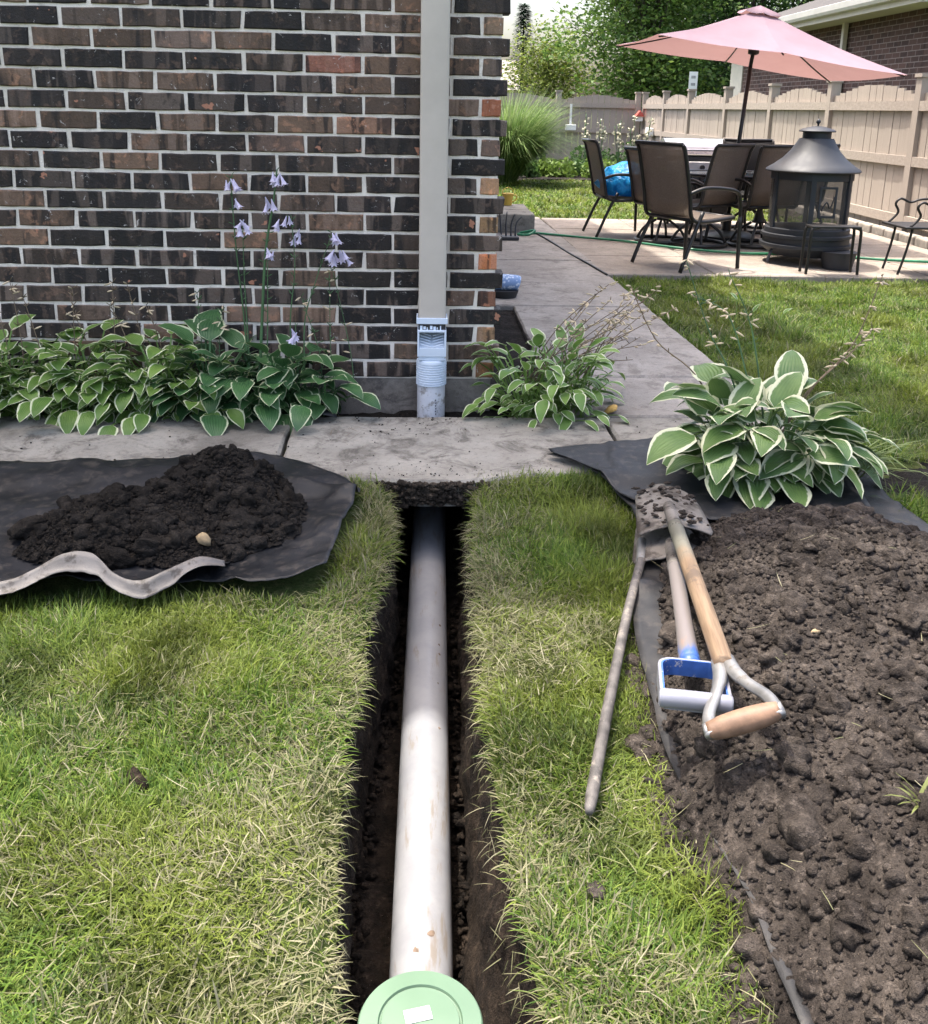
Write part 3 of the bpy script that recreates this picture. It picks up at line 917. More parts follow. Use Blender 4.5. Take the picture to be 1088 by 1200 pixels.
# the sheet behind rises to meet it
P = []
for i, p in enumerate(wp):
    P.append([(p.x, p.y + .030 + .10 * v, (p.z + .009) * (1 - v) ** 1.5 + (zfL(p.x, p.y + .13, .5, .9) - .004) * (1 - (1 - v) ** 1.5)) for v in (0, .12, .3, .55, .8, 1)])
MB().grid(shift(P, shL)).build('raised_border', M_FAB, shL, smooth=True, solid=.002)

shR = thing('landscape_fabric', 'black sheet under the big brown heap and beside the shovels', 'fabric', (.6, 2.0, 0))
topR = [(.40, 2.845), (.51, 2.72), (.585, 2.52), (.575, 2.3), (.52, 2.1), (.462, 1.85), (.44, 1.6), (.428, 1.42), (.445, 1.25), (.462, 1.1), (.458, .95), (.455, .5)]
botR = [(1.30, 2.93), (1.33, 2.75), (1.36, 2.52), (1.38, 2.3), (1.4, 2.1), (1.4, 1.85), (1.4, 1.6), (1.4, 1.42), (1.4, 1.25), (1.4, 1.1), (1.4, .95), (1.4, .5)]
def zfR(x, y, u, v):
    z = ground_top(x, y) + .010 + .009 * float(fbm(x, y, 4, 151)) + .014 * max(0, .5 - 3 * abs(float(fbm(x, y + x * .5, 7, 153, 2))))
    z += .02 * math.exp(-((y - 2.02) / .025) ** 2) * float(smooth01(.12, 0, v))        # a fold beside the shovels
    z += .012 * math.exp(-(v / .025) ** 2) * float(smooth01(1.3, 1.0, y))
    return z
o = MB().grid([r[::-1] for r in shift(coons(topR, botR, 120, 60, zfR), shR)]).build('sheet', M_FABM, shR, smooth=True, solid=.002)
# loose black flap on the concrete below the large hosta
shT = thing('landscape_fabric', 'black flap lying across the path corner in front of the large hosta', 'fabric', (.7, 2.75, 0))
topT = [(.405, 2.86), (.52, 2.90), (.66, 2.935), (.84, 2.985), (1.05, 3.0), (1.28, 2.98)]
botT = [(.41, 2.835), (.5, 2.72), (.61, 2.5), (.75, 2.38), (1.0, 2.4), (1.25, 2.45)]
MB().grid([r for r in shift(coons(topT, botT, 60, 30, lambda x, y, u, v: ground_top(x, y) + .024 + .010 * float(fbm(x, y, 6, 161)) + .016 * max(0, .5 - 3 * abs(float(fbm(x, y + x * .5, 6, 163, 2))))), shT)]).build('sheet', M_FAB, shT, smooth=True, solid=.002)
scr = MB().grid([[(-.415 + .028 * i * (1 - .05 * j) / 1, 3.20 + .03 * j, .012 + .012 * float(fbm(i * .3, j * .4, 1, 171)) + .018 * math.exp(-((i - 3) / 2) ** 2)) for j in range(4)][::1] for i in range(6)][::-1]).build('fabric_scrap', M_FAB, None, smooth=True, solid=.002)
tag(scr, 'small crumpled black scrap on the path at the hosta bed', 'fabric scrap')

# ------------------------------------------------------------------ tools
M_MUDSTEEL = simple('muddy_steel', (.20, .18, .16), .65, .15, var=.3, vscale=14, bscale=50, bstr=.5, bdist=.004, dirt=(.05, .04, .033), dscale=7, dlo=.44, dhi=.58)
M_STEEL = simple('bare_steel', (.27, .265, .26), .45, .7, var=.2, vscale=20, dirt=(.2, .17, .14), dscale=20, dlo=.58, dhi=.7)
def mat_wood_handle():
    t = NT('worn_wood_handle')
    co = t.coord('Object')
    mp = t.n('ShaderNodeMapping'); t.set(mp.inputs['Vector'], co); mp.inputs['Scale'].default_value = (1, .06, 1)
    g = t.noise(mp.outputs[0], 120, 4, .6); n = t.noise(co, 9, 6, .7); s = t.sep(co)
    c = t.mix(t.ramp(g, .35, .65), (.145, .097, .062), (.22, .152, .098))
    c = t.mix(t.ramp(t.math('ADD', s[1], t.math('MULTIPLY', n, .3)), -.16, -.02), c, (.13, .125, .10))
    c = t.mix(t.ramp(n, .56, .66, 0, .8), c, (.09, .066, .05))
    return t.done(t.bsdf(c, .7, normal=t.bump(g, .3, .002), spec=.3))
M_WOODH = mat_wood_handle()
M_GRIP = simple('wooden_grip', (.20, .118, .074), .6, var=.25, vscale=40, bscale=80, bstr=.2)
M_BLUE = simple('blue_paint', (.035, .10, .34), .5, var=.25, vscale=20, dirt=(.4, .38, .38), dscale=22, dlo=.6, dhi=.66)
def mat_blue_handle():
    t = NT('worn_blue_handle')
    co = t.coord('Object'); n = t.noise(t.coord('Object', scale=(1, .25, 1)), 40, 6, .7); s = t.sep(co)
    f = t.ramp(t.math('ADD', s[1], t.math('MULTIPLY', n, -.3)), -.76, -.68)
    c = t.mix(f, (.03, .09, .30), (.155, .135, .13))
    c = t.mix(t.ramp(n, .66, .7, 0, .8), c, (.07, .13, .34))
    c = t.mix(t.ramp(n, .33, .4, .8, 0), c, (.2, .14, .11))
    return t.done(t.bsdf(c, .6, normal=t.bump(n, .3, .002)))
M_BLUEH = mat_blue_handle()
M_ALU = simple('pale_grip_bar', (.26, .26, .30), .4, .2, var=.15, dirt=(.15, .13, .11), dscale=18, dlo=.66, dhi=.76)

def spade_blade(L, W, bow, name, parent, mat, tipw=.8):
    """blade along +Y from its shoulder at the origin, hollow side down, with a raised socket rib"""
    P = []
    nu, nv = 18, 17
    for i in range(nu):
        s = i / (nu - 1)
        w = W * (1 + (tipw - 1) * s) * (1 if s < .9 else 1 - .25 * ((s - .9) / .1) ** 2)
        if s < .06: w *= .93 + .07 * s / .06
        row = []
        for j in range(nv):
            v = -1 + 2 * j / (nv - 1)
            z = -bow * v * v * (1 - .2 * s) + .012 * math.sin(s * PI * .9) + .016 * math.exp(-(v / .13) ** 2) * max(0, 1 - s * 1.15)
            yy = L * s - .012 * v * v * s * 2
            row.append((w / 2 * v, yy, z))
        P.append(row[::-1])
    m = MB().grid(P)
    return m.build(name, mat, parent, smooth=True, solid=.0035)
def aim(o, a, b, roll=0.0):
    """object +Y points from a to b, origin at a"""
    a = Vector(a); b = Vector(b)
    y = (b - a).normalized(); x = y.cross(Vector((0, 0, 1))).normalized(); z = x.cross(y)
    M = Matrix((x, y, z)).transposed().to_4x4() @ Matrix.Rotation(roll, 4, 'Y')
    M.translation = a
    o.matrix_world = M
    return o
# wooden spade: local frame, origin at the blade shoulder, +Y to the blade tip, handle runs to -Y
sw = thing('spade', 'muddy spade with wooden shaft and wooden bar grip, lying uppermost', 'spade')
spade_blade(.31, .185, .024, 'blade', sw, M_MUDSTEEL, .78)
sk_ = lerp_path([(0, .10, .018), (0, .0, .020), (0, -.08, .023)], 4)
MB().tube(sk_, [.013 + .0045 * i / 8 for i in range(9)], 14).build('socket', M_MUDSTEEL, sw, smooth=True)
MB().tube(lerp_path([(0, -.05, .022), (0, -.3, .026), (0, -.62, .026), (0, -.72, .025)], 6), .0178, 16).build('shaft', M_WOODH, sw, smooth=True)
yk = link('yoke', None, sw)
for s in (-1, 1):
    MB().tube(lerp_path([(s * .008, -.70, .026), (s * .013, -.75, .026), (s * .028, -.80, .027), (s * .047, -.845, .027), (s * .053, -.885, .027), (s * .053, -.905, .027)], 5), [.0125] * 8 + [.0105] * 18, 10, flat=.7).build('strap', M_STEEL, yk, smooth=True)
MB().tube(lerp_path([(-.056, -.892, .027), (-.03, -.892, .027), (.03, -.892, .027), (.056, -.892, .027)], 3), [.0135, .0145, .016, .0175, .0185, .0185, .0175, .016, .0145, .0135][:10], 18).build('grip', M_GRIP, sw, smooth=True)
for s in (-1, 1):
    MB().tube([(s * .054, -.892, .027), (s * .062, -.892, .027)], .0125, 14).build('rivet_cap', M_STEEL, sw, smooth=True)
aim(sw, (.626, 2.17, .075), (.69, 2.50, .045), -.06)
_h = Vector((.626, 2.17, .075)) - Vector((.509, 1.255, .122))
aim(sw, (.626, 2.17, .078), Vector((.626, 2.17, .078)) + _h, -.40)
sw.children[0].rotation_euler = (0, .34, 0)
n_ = 120
yy_ = RNG.uniform(.0, .30, n_); xx_ = RNG.normal(0, .05, n_) + .03 * np.sin(yy_ * 40)
k_ = (np.abs(xx_) < .08); xx_, yy_ = xx_[k_], yy_[k_]
o = clods('caked_mud', np.stack([xx_, yy_, .012 - .02 * (xx_ / .09) ** 2 + .012 * np.exp(-(xx_ / .012) ** 2)], -1), .003 * 4 ** RNG.random(len(xx_)), M_SOIL_DRY, sw.children[0], ICO1, .3, .5)
tag(o, kind='stuff')
# blue spade under it
sb_ = thing('spade', 'spade with blue and silver D grip, its blade under the muddy one', 'spade')
spade_blade(.29, .185, .020, 'blade', sb_, M_MUDSTEEL, .85)
MB().tube(lerp_path([(0, .1, .012), (0, -.02, .018), (0, -.12, .024)], 4), [.014 + .005 * i / 8 for i in range(9)], 14).build('socket', M_MUDSTEEL, sb_, smooth=True)
MB().tube(lerp_path([(0, -.08, .023), (0, -.35, .026), (0, -.598, .026)], 8), [.0165 + .003 * max(0, (i - 10) / 6) for i in range(17)], 16).build('shaft', M_BLUEH, sb_, smooth=True)
dg = link('d_grip', None, sb_)
def rr_path(hw_, y0, y1, rad, inset=0.0):
    """closed rounded rectangle in the x-y plane"""
    out = []
    for (cx, cy, a0) in ((hw_ - rad, y0 - rad, 0), (-hw_ + rad, y0 - rad, 90), (-hw_ + rad * .5, y1 + rad * .5, 180), (hw_ - rad * .5, y1 + rad * .5, 270)):
        rd = rad if a0 < 180 else rad * .5
        for a_ in (0, 22, 45, 67, 90):
            q = math.radians(a0 + a_); out.append((cx + (rd - inset) * math.cos(q), cy + (rd - inset) * math.sin(q), .026))
    out.append(out[0])
    return out
def ribbon(path, th, hgt):
    """closed band: th thick across, hgt tall in z"""
    m_ = MB(); P = []
    n_ = len(path)
    for i, p in enumerate(path):
        q0 = Vector(path[i - 1 if i else n_ - 2]); q1 = Vector(path[(i + 1) if i < n_ - 1 else 1])
        d_ = (q1 - q0).normalized(); nr_ = Vector((d_.y, -d_.x, 0))
        c_ = Vector(p)
        P.append([c_ + nr_ * th / 2 + Vector((0, 0, -hgt / 2)), c_ + nr_ * th / 2 + Vector((0, 0, hgt / 2)), c_ - nr_ * th / 2 + Vector((0, 0, hgt / 2)), c_ - nr_ * th / 2 + Vector((0, 0, -hgt / 2)), c_ + nr_ * th / 2 + Vector((0, 0, -hgt / 2))])
    return m_.grid(P)
ribbon(rr_path(.055, -.612, -.738, .024), .006, .030).build('band', M_ALU, dg, bevel=.0015)
ribbon(rr_path(.0515, -.6155, -.7345, .022), .0035, .0292).build('blue_lining', M_BLUE, dg)
MB().tube(lerp_path([(-.056, -.735, .027), (-.028, -.739, .030), (.028, -.739, .030), (.056, -.735, .027)], 5), .0145, 14, flat=1.1).build('bar', M_ALU, dg, smooth=True)
MB().tube([(0, -.585, .026), (0, -.60, .026), (0, -.612, .026)], [.0185, .0185, .012], 14).build('ferrule', M_BLUE, dg, smooth=True)
_a = Vector((.604, 2.10, .025)); _e = Vector((.437, 1.29, .10))
aim(sb_, _a, _a + (_a - _e), .0)
# steel digging bar
bar = thing('digging_bar', 'long grey iron digging bar lying on the grass beside the spades', 'digging bar', (.4, 1.75, 0))
MB().tube([Vector(p) - Vector((.4, 1.75, 0)) for p in lerp_path([(.272, 1.285, -.012), (.30, 1.38, -.004), (.36, 1.58, .0), (.45, 1.87, .004), (.535, 2.12, .012)], 6)], [.006, .0085, .0095] + [.0105] * 22, 12).build('shaft', simple('rusty_iron', (.11, .1, .093), .7, .3, var=.4, vscale=30, dirt=(.24, .21, .18), dscale=26, dlo=.55, dhi=.65), bar, smooth=True)
MB().tube([Vector(p) - Vector((.4, 1.75, 0)) for p in lerp_path([(.53, 2.105, .011), (.545, 2.16, .014), (.56, 2.23, .017)], 4)], [.0105, .0115, .012, .0125, .0125, .013, .013, .0125, .010], 12, flat=.6).build('chisel_end', M_STEEL, bar, smooth=True)
# ------------------------------------------------------------------ grass
def blades_mesh(name, base, L, W, az, lean, curve, col, mat=M_BLADE, parent=None, zmin=None, taper=1.0):
    n = len(base)
    ts = np.array([0, .38, .72, 1.0])
    pos = np.array(base, float).copy(); h = np.stack([np.cos(az), np.sin(az), 0 * az], -1)
    tw = az + PI / 2 + RNG.uniform(-.7, .7, n)
    wv = np.stack([np.cos(tw), np.sin(tw), 0 * az], -1) * (W / 2)[:, None]
    V = np.zeros((n, 7, 3))
    wf = [.8, 1.0, .75]
    for i in range(4):
        if i:
            dt = ts[i] - ts[i - 1]; ang = lean + curve * (ts[i] + ts[i - 1]) / 2
            pos = pos + (L * dt)[:, None] * (np.sin(ang)[:, None] * h + np.cos(ang)[:, None] * np.array([0, 0, 1]))
            if zmin is not None: pos[:, 2] = np.maximum(pos[:, 2], zmin + .002 * i)
        if i < 3:
            V[:, 2 * i] = pos - wv * wf[i]; V[:, 2 * i + 1] = pos + wv * wf[i]
        else:
            V[:, 6] = pos
    o = np.arange(n) * 7
    q1 = np.stack([o, o + 1, o + 3, o + 2], -1); q2 = np.stack([o + 2, o + 3, o + 5, o + 4], -1); t3 = np.stack([o + 4, o + 5, o + 6], -1)
    F = np.concatenate([q1, q2, t3], 1).ravel()
    lt = np.tile([4, 4, 3], n)
    shade = np.array([.62, .62, .9, .9, 1.05, 1.05, 1.12])
    C = np.clip(col[:, None, :] * (1 + 0 * shade[None, :, None]), 0, 1).reshape(-1, 3)
    return np_mesh(name, V.reshape(-1, 3), F, lt, mat, parent, col=C, smooth=True)
GREENS = np.array([(.085, .155, .02), (.115, .19, .026), (.15, .22, .034), (.06, .118, .02), (.185, .24, .044)])
STRAWS = np.array([(.25, .235, .135), (.30, .28, .18), (.20, .205, .10), (.17, .17, .085)])
def grass_cols(x, y, straw):
    n = len(x)
    c = GREENS[RNG.integers(0, 5, n)]
    pt = smooth01(.35, .75, vnoise(x * 4, y * 4, 201)) * .5; c = c * (1 - pt[:, None]) + pt[:, None] * np.array([.20, .22, .04])
    dk = smooth01(.5, .85, vnoise(x * 8, y * 8, 203)) * .5; c = c * (1 - dk[:, None])
    s = STRAWS[RNG.integers(0, 4, n)]
    w = (RNG.random(n) < straw)[:, None]
    c = np.where(w, s, c)
    return c * RNG.uniform(.75, 1.25, n)[:, None]
def straw_frac(x, y):
    e = np.minimum(np.abs(x - XTL(y)), np.abs(x - XTR(y)))
    near = np.exp(-(e / .18) ** 2)
    return np.clip(.10 + .42 * near + .55 * (vnoise(x * 3.2, y * 3.2, 211) - .55) + .4 * (vnoise(x * 9, y * 9, 213) - .6), .03, .85)
def near_grass(x0, x1, y0, y1, dens, keep, Lm=(.02, .046), wm=(.0013, .0027), straw=None, zoff=0.0):
    n = int((x1 - x0) * (y1 - y0) * dens)
    x = RNG.uniform(x0, x1, n); y = RNG.uniform(y0, y1, n)
    k = keep(x, y); x, y = x[k], y[k]; n = len(x)
    sf = straw_frac(x, y) if straw is None else np.full(n, straw)
    col = grass_cols(x, y, sf)
    L = RNG.uniform(*Lm, n) * (.6 + .8 * vnoise(x * 7, y * 7, 221)) * (1 + .5 * smooth01(.45, .8, vnoise(x * 2.2, y * 2.2, 227))); W = wm[0] * .8 + (wm[1] * 1.3 - wm[0] * .8) * RNG.random(n) ** 1.8
    az = 2 * PI * vnoise(x * 4.5, y * 4.5, 223) * 2.0 + RNG.normal(0, 1.5, n)
    flat = vnoise(x * 5.5, y * 5.5, 225)
    lean = np.clip(RNG.normal(.55, .4, n) + .9 * (flat - .4) + .55 * sf, 0, 1.5)
    curve = RNG.uniform(.2, 1.7, n)
    # along the cut edges blades hang into the trench
    for E_, sg in ((XTL, 1), (XTR, -1)):
        d = np.abs(x - E_(y)); m_ = (d < .02) & (RNG.random(n) < .35) & (y < SLAB_F)
        az = np.where(m_, (0 if sg > 0 else PI) + RNG.normal(0, .7, n), az); lean = np.where(m_, RNG.uniform(.7, 1.35, n), lean); curve = np.where(m_, RNG.uniform(.3, 1.2, n), curve)
    z = lawn_z(x, y) - .002 + zoff
    return np.stack([x, y, z], -1), L, W, az, lean, curve, col
def no_sheet_L(x, y):
    inside = (x < -.155 - .09 * np.abs(y - 2.42) * 2 * (y < 2.42)) & (y > 2.03) & (x < -.15)
    inside &= ~((x > -.36) & (y > 2.62 + (-.16 - x) * 1.0))
    return ~inside
def edgeR(y): return np.interp(y, [.2, .9, 1.1, 1.35, 1.42, 1.6, 1.85, 2.1, 2.3, 2.52, 2.72, 2.85], [.455, .46, .465, .437, .43, .44, .464, .525, .578, .59, .515, .41])
jl = lambda x, y: .010 * fbm(x, y, 20, 231)
G1 = near_grass(-1.55, .05, .55, SLAB_F + .0, 80000, lambda x, y: (x < XTL(y) - .004 + jl(x, y)) & no_sheet_L(x, y) & ~((y > SLAB_F - .03) & (RNG.random(len(x)) < .4)) & (x > -.75 - .35 * y))
G2 = near_grass(.05, .62, .55, SLAB_F + .04, 80000, lambda x, y: (x > XTR(y) + .006 + jl(x, y)) & (x < edgeR(y) + .012 + jl(x, y)) & (y < SLAB_F + .01 + np.maximum(x - .16, 0) * .25))
def cat(*gs): return [np.concatenate([g[i] for g in gs], 0) for i in range(7)]
g = cat(G1, G2)
o = blades_mesh('grass', g[0], g[1], g[2], g[3], g[4], g[5], g[6])
tag(o, 'short trampled grass on both sides of the trench', 'grass', kind='stuff')
# thatch: long pale dead blades lying flat over the turf
n = 5200
x = RNG.uniform(-1.2, .46, n); y = RNG.uniform(.7, 2.5, n)
k = (((x < XTL(y) - .0) & no_sheet_L(x, y)) | ((x > XTR(y) + .0) & (x < edgeR(y)))) & (RNG.random(n) < .25 + straw_frac(x, y))
x, y = x[k], y[k]; n = len(x)
o = blades_mesh('dead_grass', np.stack([x, y, lawn_z(x, y) + RNG.uniform(.012, .03, n)], -1), RNG.uniform(.02, .06, n), RNG.uniform(.0012, .0022, n), RNG.uniform(0, 2 * PI, n), RNG.uniform(1.1, 1.65, n), RNG.uniform(-.6, .9, n), STRAWS[RNG.integers(0, 4, n)] * RNG.uniform(.7, 1.25, n)[:, None])
tag(o, 'pale dead grass clippings strewn over the turf', 'grass', kind='stuff')
# fine roots hanging from the cut turf
n = 420
y = RNG.uniform(.6, 2.6, n); sd = RNG.random(n) < .35
x = np.where(sd, XTL(y) + .003, XTR(y) - .003 - .012 * RNG.random(n)); zz = LAWN_Z - .02 - RNG.random(n) ** 1.6 * .10
x = x - np.where(sd, 0, (LAWN_Z - zz) / .38 * .055 * smooth01(1.55, 1.1, y))
o = blades_mesh('roots', np.stack([x, y, zz], -1), RNG.uniform(.015, .05, n), RNG.uniform(.0008, .0018, n), np.where(sd, 0, PI) + RNG.normal(0, 1.1, n), RNG.uniform(1.3, 2.7, n), RNG.uniform(.0, 1.2, n), STRAWS[RNG.integers(0, 4, n)] * RNG.uniform(.5, 1.1, n)[:, None])
tag(o, 'pale fine roots hanging from the cut turf edges', 'roots', kind='stuff')
# greener lawn to the right of the path: shorter, finer with distance
def mid_keep(x, y):
    k = (x > 1.325 - .016 * (y - 3.3)) & (y < 6.45)
    k &= ~((y < 2.75) & (x < 1.36)) & ~((y < 2.95) & (y > 2.62) & (x > 1.3) & (x < 2.1))
    return k & (x < .62 * y + .35)
Ga = near_grass(1.2, 3.2, 1.9, 4.2, 26000, mid_keep, (.03, .055), (.002, .0038), .10)
Gb = near_grass(1.2, 4.2, 4.2, 6.5, 13000, mid_keep, (.03, .05), (.003, .0055), .10)
g = cat(Ga, Gb)
o = blades_mesh('grass', g[0], g[1], g[2], g[3], g[4], g[5], g[6])
tag(o, 'neat green lawn between the path and the patio', 'grass', kind='stuff')
Gc = near_grass(.4, 4.4, 9.9, 15.7, 1900, lambda x, y: x > .08 * y - .3, (.035, .06), (.010, .018), .06)
o = blades_mesh('grass', *Gc)
tag(o, 'green back lawn beyond the patio', 'grass', kind='stuff')

# ------------------------------------------------------------------ hostas
def mat_hosta(name, c1, c2, rim, rim0=.72):
    t = NT(name)
    uv = t.n('ShaderNodeUVMap', uv_map='leaf').outputs[0]
    s = t.sep(uv)
    n = t.noise(t.coord('Object', rnd=True), 30, 4, .6); n2 = t.noise(t.coord('Object', rnd=True), 9, 3)
    edge = t.math('ABSOLUTE', t.math('SUBTRACT', t.math('MULTIPLY', s[1], 2.0), 1.0))
    e = t.math('ADD', edge, t.math('MULTIPLY', t.math('SUBTRACT', n, .5), .42))
    oi = t.n('ShaderNodeObjectInfo')
    g = t.mix(t.ramp(n2, .35, .65), c1, c2)
    g = t.mix(t.math('MULTIPLY', oi.outputs['Random'], .55), g, t.mix(1.0, g, (1.5, 1.35, 1.1), 'MULTIPLY'))
    # thin paler veins
    wv = t.math('SINE', t.math('MULTIPLY', s[1], 62.0))
    g = t.mix(t.ramp(wv, .75, 1.0, 0, .25), g, t.mix(1.0, g, (1.5, 1.5, 1.4), 'MULTIPLY'))
    c = t.mix(t.ramp(e, rim0, rim0 + .09), g, rim)
    c = t.mix(t.ramp(s[0], .0, .001, 1, 0), c, c2)
    br = t.math('MULTIPLY', t.ramp(n, .66, .72), t.ramp(edge, .7, .95))
    c = t.mix(t.math('MULTIPLY', br, .6), c, (.25, .15, .06))
    return t.done(t.thin(c, .25, .42, normal=t.bump(wv, .25, .004), spec=.45))
M_H1 = mat_hosta('hosta_green_cream', (.085, .17, .035), (.14, .24, .055), (.66, .69, .46), .77)
M_H2 = mat_hosta('hosta_bluegreen', (.04, .11, .04), (.06, .145, .05), (.58, .62, .40), .83)
M_H3 = mat_hosta('hosta_midgreen', (.09, .185, .04), (.145, .25, .055), (.66, .68, .48), .78)
M_H4 = mat_hosta('hosta_large_white', (.075, .15, .045), (.12, .205, .065), (.68, .69, .48), .72)
M_STEM = simple('hosta_stem', (.05, .11, .04), .6)
M_STEMB = simple('dry_stalk', (.15, .11, .07), .8)
M_POD = simple('seed_pod', (.52, .42, .28), .8, var=.2)
M_LILAC = (lambda t: t.done(t.thin((.68, .63, .79), .3, .5)))(NT('lilac_petal'))
def leaf_mesh(name, mat, Lp, Lb, W, phi, ang0, drop, seed, fold=.22):
    """petiole and blade in one: leaves the crown at the origin, grows along +X; ang0 is the pitch of the blade at its base"""
    r = random.Random(seed)
    mb = MB(); uvs = []
    npet = 5; ang = phi; p = Vector((0, 0, 0)); st = Lp / (npet - 1); P = []
    for i in range(npet):
        w = .0032
        P.append([(p.x, -w, p.z), (p.x + .002, 0, p.z - .003), (p.x, w, p.z)][::-1])
        if i < npet - 1:
            p = p + Vector((math.cos(ang), 0, math.sin(ang))) * st
            if i >= 2: ang += (ang0 - phi) * .3
    mb.grid(P); uvs += [(0, .5)] * (npet * 3)
    ang = ang0
    nb = 8; crs = [-1, -.84, -.42, 0, .42, .84, 1]
    wav = r.uniform(0, 6); ox = p.copy(); P = []; skew = r.uniform(-.14, .14)
    for i in range(nb):
        s = i / (nb - 1)
        prof = (math.sin(PI * min(1, s ** .68)) ** .8) if 0 < s < 1 else 0.0
        w = W / 2 * max(prof, .04 if i == 0 else 0.0)
        nx, nz = -math.sin(ang), math.cos(ang); row = []
        for c in crs:
            up = abs(c) * w * fold * (1 - .6 * s) + .09 * w * math.sin(wav + s * 9 + c * 2.2) * abs(c)
            row.append((ox.x + nx * up, c * w + skew * Lb * s * s, ox.z + nz * up)); uvs.append((max(.05, s), c * .5 + .5))
        P.append(row)
        ox = ox + Vector((math.cos(ang), 0, math.sin(ang))) * (Lb / (nb - 1))
        ang -= drop * (.35 + 1.3 * s) / (nb - 1)
    mb.grid(P)
    me = mb.mesh(name, mat, True)
    ul = me.uv_layers.new(name='leaf')
    vi = np.zeros(len(me.loops), np.int32); me.loops.foreach_get('vertex_index', vi)
    ul.data.foreach_set('uv', np.array(uvs, np.float32)[vi].ravel())
    return me
def leaf_set(mat, Lb, W, seed, Lp=1.0):
    """tiers from upright inner leaves to low outer ones"""
    tiers = []
    for k, (phi, lp, a0, dr) in enumerate(((1.38, .25, .75, 1.1), (1.18, .24, .35, 1.2), (.95, .22, .05, 1.1), (.65, .19, -.2, .9), (.3, .15, -.35, .6))):
        tiers.append([leaf_mesh('leaf', mat, lp * Lp * random.uniform(.85, 1.12), Lb * random.uniform(.85, 1.1), W * random.uniform(.88, 1.12), phi + random.uniform(-.12, .12), a0 + random.uniform(-.3, .3), dr + random.uniform(-.3, .4), seed + k * 9 + j) for j in range(4)])
    return tiers
def hosta(label, loc, tiers, counts, sc=1.0, seed=0, squash=1.0, stretch=(1, 1), spread=.03, wild=.22, front=0):
    r = random.Random(seed)
    t = thing('hosta', label, 'plant', loc)
    for k, n in enumerate(counts):
        a0 = r.uniform(0, 6)
        for i in range(n):
            o = link('leaf', r.choice(tiers[k]), t)
            a = a0 + 2 * PI * i / n + r.uniform(-.35, .35)
            o.rotation_euler = (r.uniform(-wild, wild), r.uniform(-wild, wild) * .7, a)
            o.location = (r.uniform(-spread, spread), r.uniform(-spread, spread), r.uniform(0, .015))
            s = sc * r.uniform(.6, 1.2); o.scale = (s * stretch[0], s, s * squash)
    for i in range(front):                          # leaves that drape towards the path
        o = link('leaf', r.choice(tiers[r.choice((1, 2, 2, 3, 3, 4))]), t)
        o.rotation_euler = (r.uniform(-wild, wild), r.uniform(-wild, wild), -PI / 2 + r.uniform(-1.25, 1.25))
        o.location = (r.uniform(-.15, .15), r.uniform(-.08, .02), r.uniform(0, .03)); s = sc * r.uniform(.6, 1.1); o.scale = (s, s, s)
    return t
def bell_mesh(mat):
    mb = MB(); n = 6; P = []
    for (rr, z) in ((.002, 0), (.0035, -.010), (.006, -.020), (.0075, -.030), (.011, -.040), (.016, -.046)):
        P.append([(rr * math.cos(2 * PI * k / 12) * (1 + (.35 if k % 2 == 0 else -.25) * max(0, (-z - .03) / .016)), rr * math.sin(2 * PI * k / 12) * (1 + (.35 if k % 2 == 0 else -.25) * max(0, (-z - .03) / .016)), z + (-.006 if (k % 2 == 0 and z < -.035) else 0)) for k in range(13)])
    mb.grid(P)
    return mb.mesh('flower', mat, True)
BELL = bell_mesh(M_LILAC)
def stalk(parent, pts, r0, mat, flowers=(), bracts=0, seed=0, pods=0, podmat=None, name='flower_stalk'):
    """pts in world space; parent at its own location"""
    r = random.Random(seed)
    off = Vector(parent.location)
    P = lerp_path(pts, 6)
    m = MB().tube([p - off for p in P], [r0 * (1 - .55 * i / (len(P) - 1)) for i in range(len(P))], 6)
    for b in range(bracts):
        i = int(len(P) * r.uniform(.45, .98)); i = min(i, len(P) - 1); p = P[i] - off
        a = r.uniform(0, 2 * PI); l = r.uniform(.012, .028)
        d = Vector((math.cos(a), math.sin(a) * .5, r.uniform(.3, 1.2))).normalized()
        m.tube([p, p + d * l * .6, p + d * l], [.0012, .0018, .0004], 4)
    o = m.build(name, mat, parent, smooth=True)
    for f, n in flowers:
        fp = Vector(f)
        for j in range(n):
            b = link('flower', BELL, o)
            a = r.uniform(0, 2 * PI)
            b.location = fp - off + Vector((math.cos(a) * .012, math.sin(a) * .010 - .005, r.uniform(-.005, .02) + .015))
            b.rotation_euler = (r.uniform(-.5, .5), r.uniform(-.6, .6), a); s = r.uniform(.6, .95); b.scale = (s, s, s)
    if pods:
        mp = MB()
        for k in range(pods):
            i = min(len(P) - 1, int(len(P) * r.uniform(.5, 1.0))); p = P[i] - off
            a = r.uniform(0, 2 * PI); d = Vector((math.cos(a), math.sin(a) * .7, r.uniform(-.6, .4))).normalized(); l = r.uniform(.016, .034)
            mp.tube([p, p + d * l * .4, p + d * l * .75, p + d * l], [.0008, .0034, .003, .0006], 5)
        tag(mp.build('seed_pods', podmat or M_POD, o, smooth=True), kind='stuff')
    return o
random.seed(21)
T1 = leaf_set(M_H1, .092, .054, 400, 1.0)
T2 = leaf_set(M_H2, .122, .080, 430, 1.0)
T3 = leaf_set(M_H3, .088, .042, 460, 1.05)
T4 = leaf_set(M_H4, .16, .098, 490, 1.0)
HG = 'hostas along the house wall'
h1 = hosta('cream edged hosta at the far left end of the wall bed', (-1.45, 3.36, -.06), T1, (20, 36, 44, 40, 24), 1.02, 1, spread=.06, front=70)
h2 = hosta('cream edged hosta second from the left in the wall bed', (-1.18, 3.37, -.06), T1, (20, 36, 44, 40, 24), 1.0, 2, spread=.06, front=70)
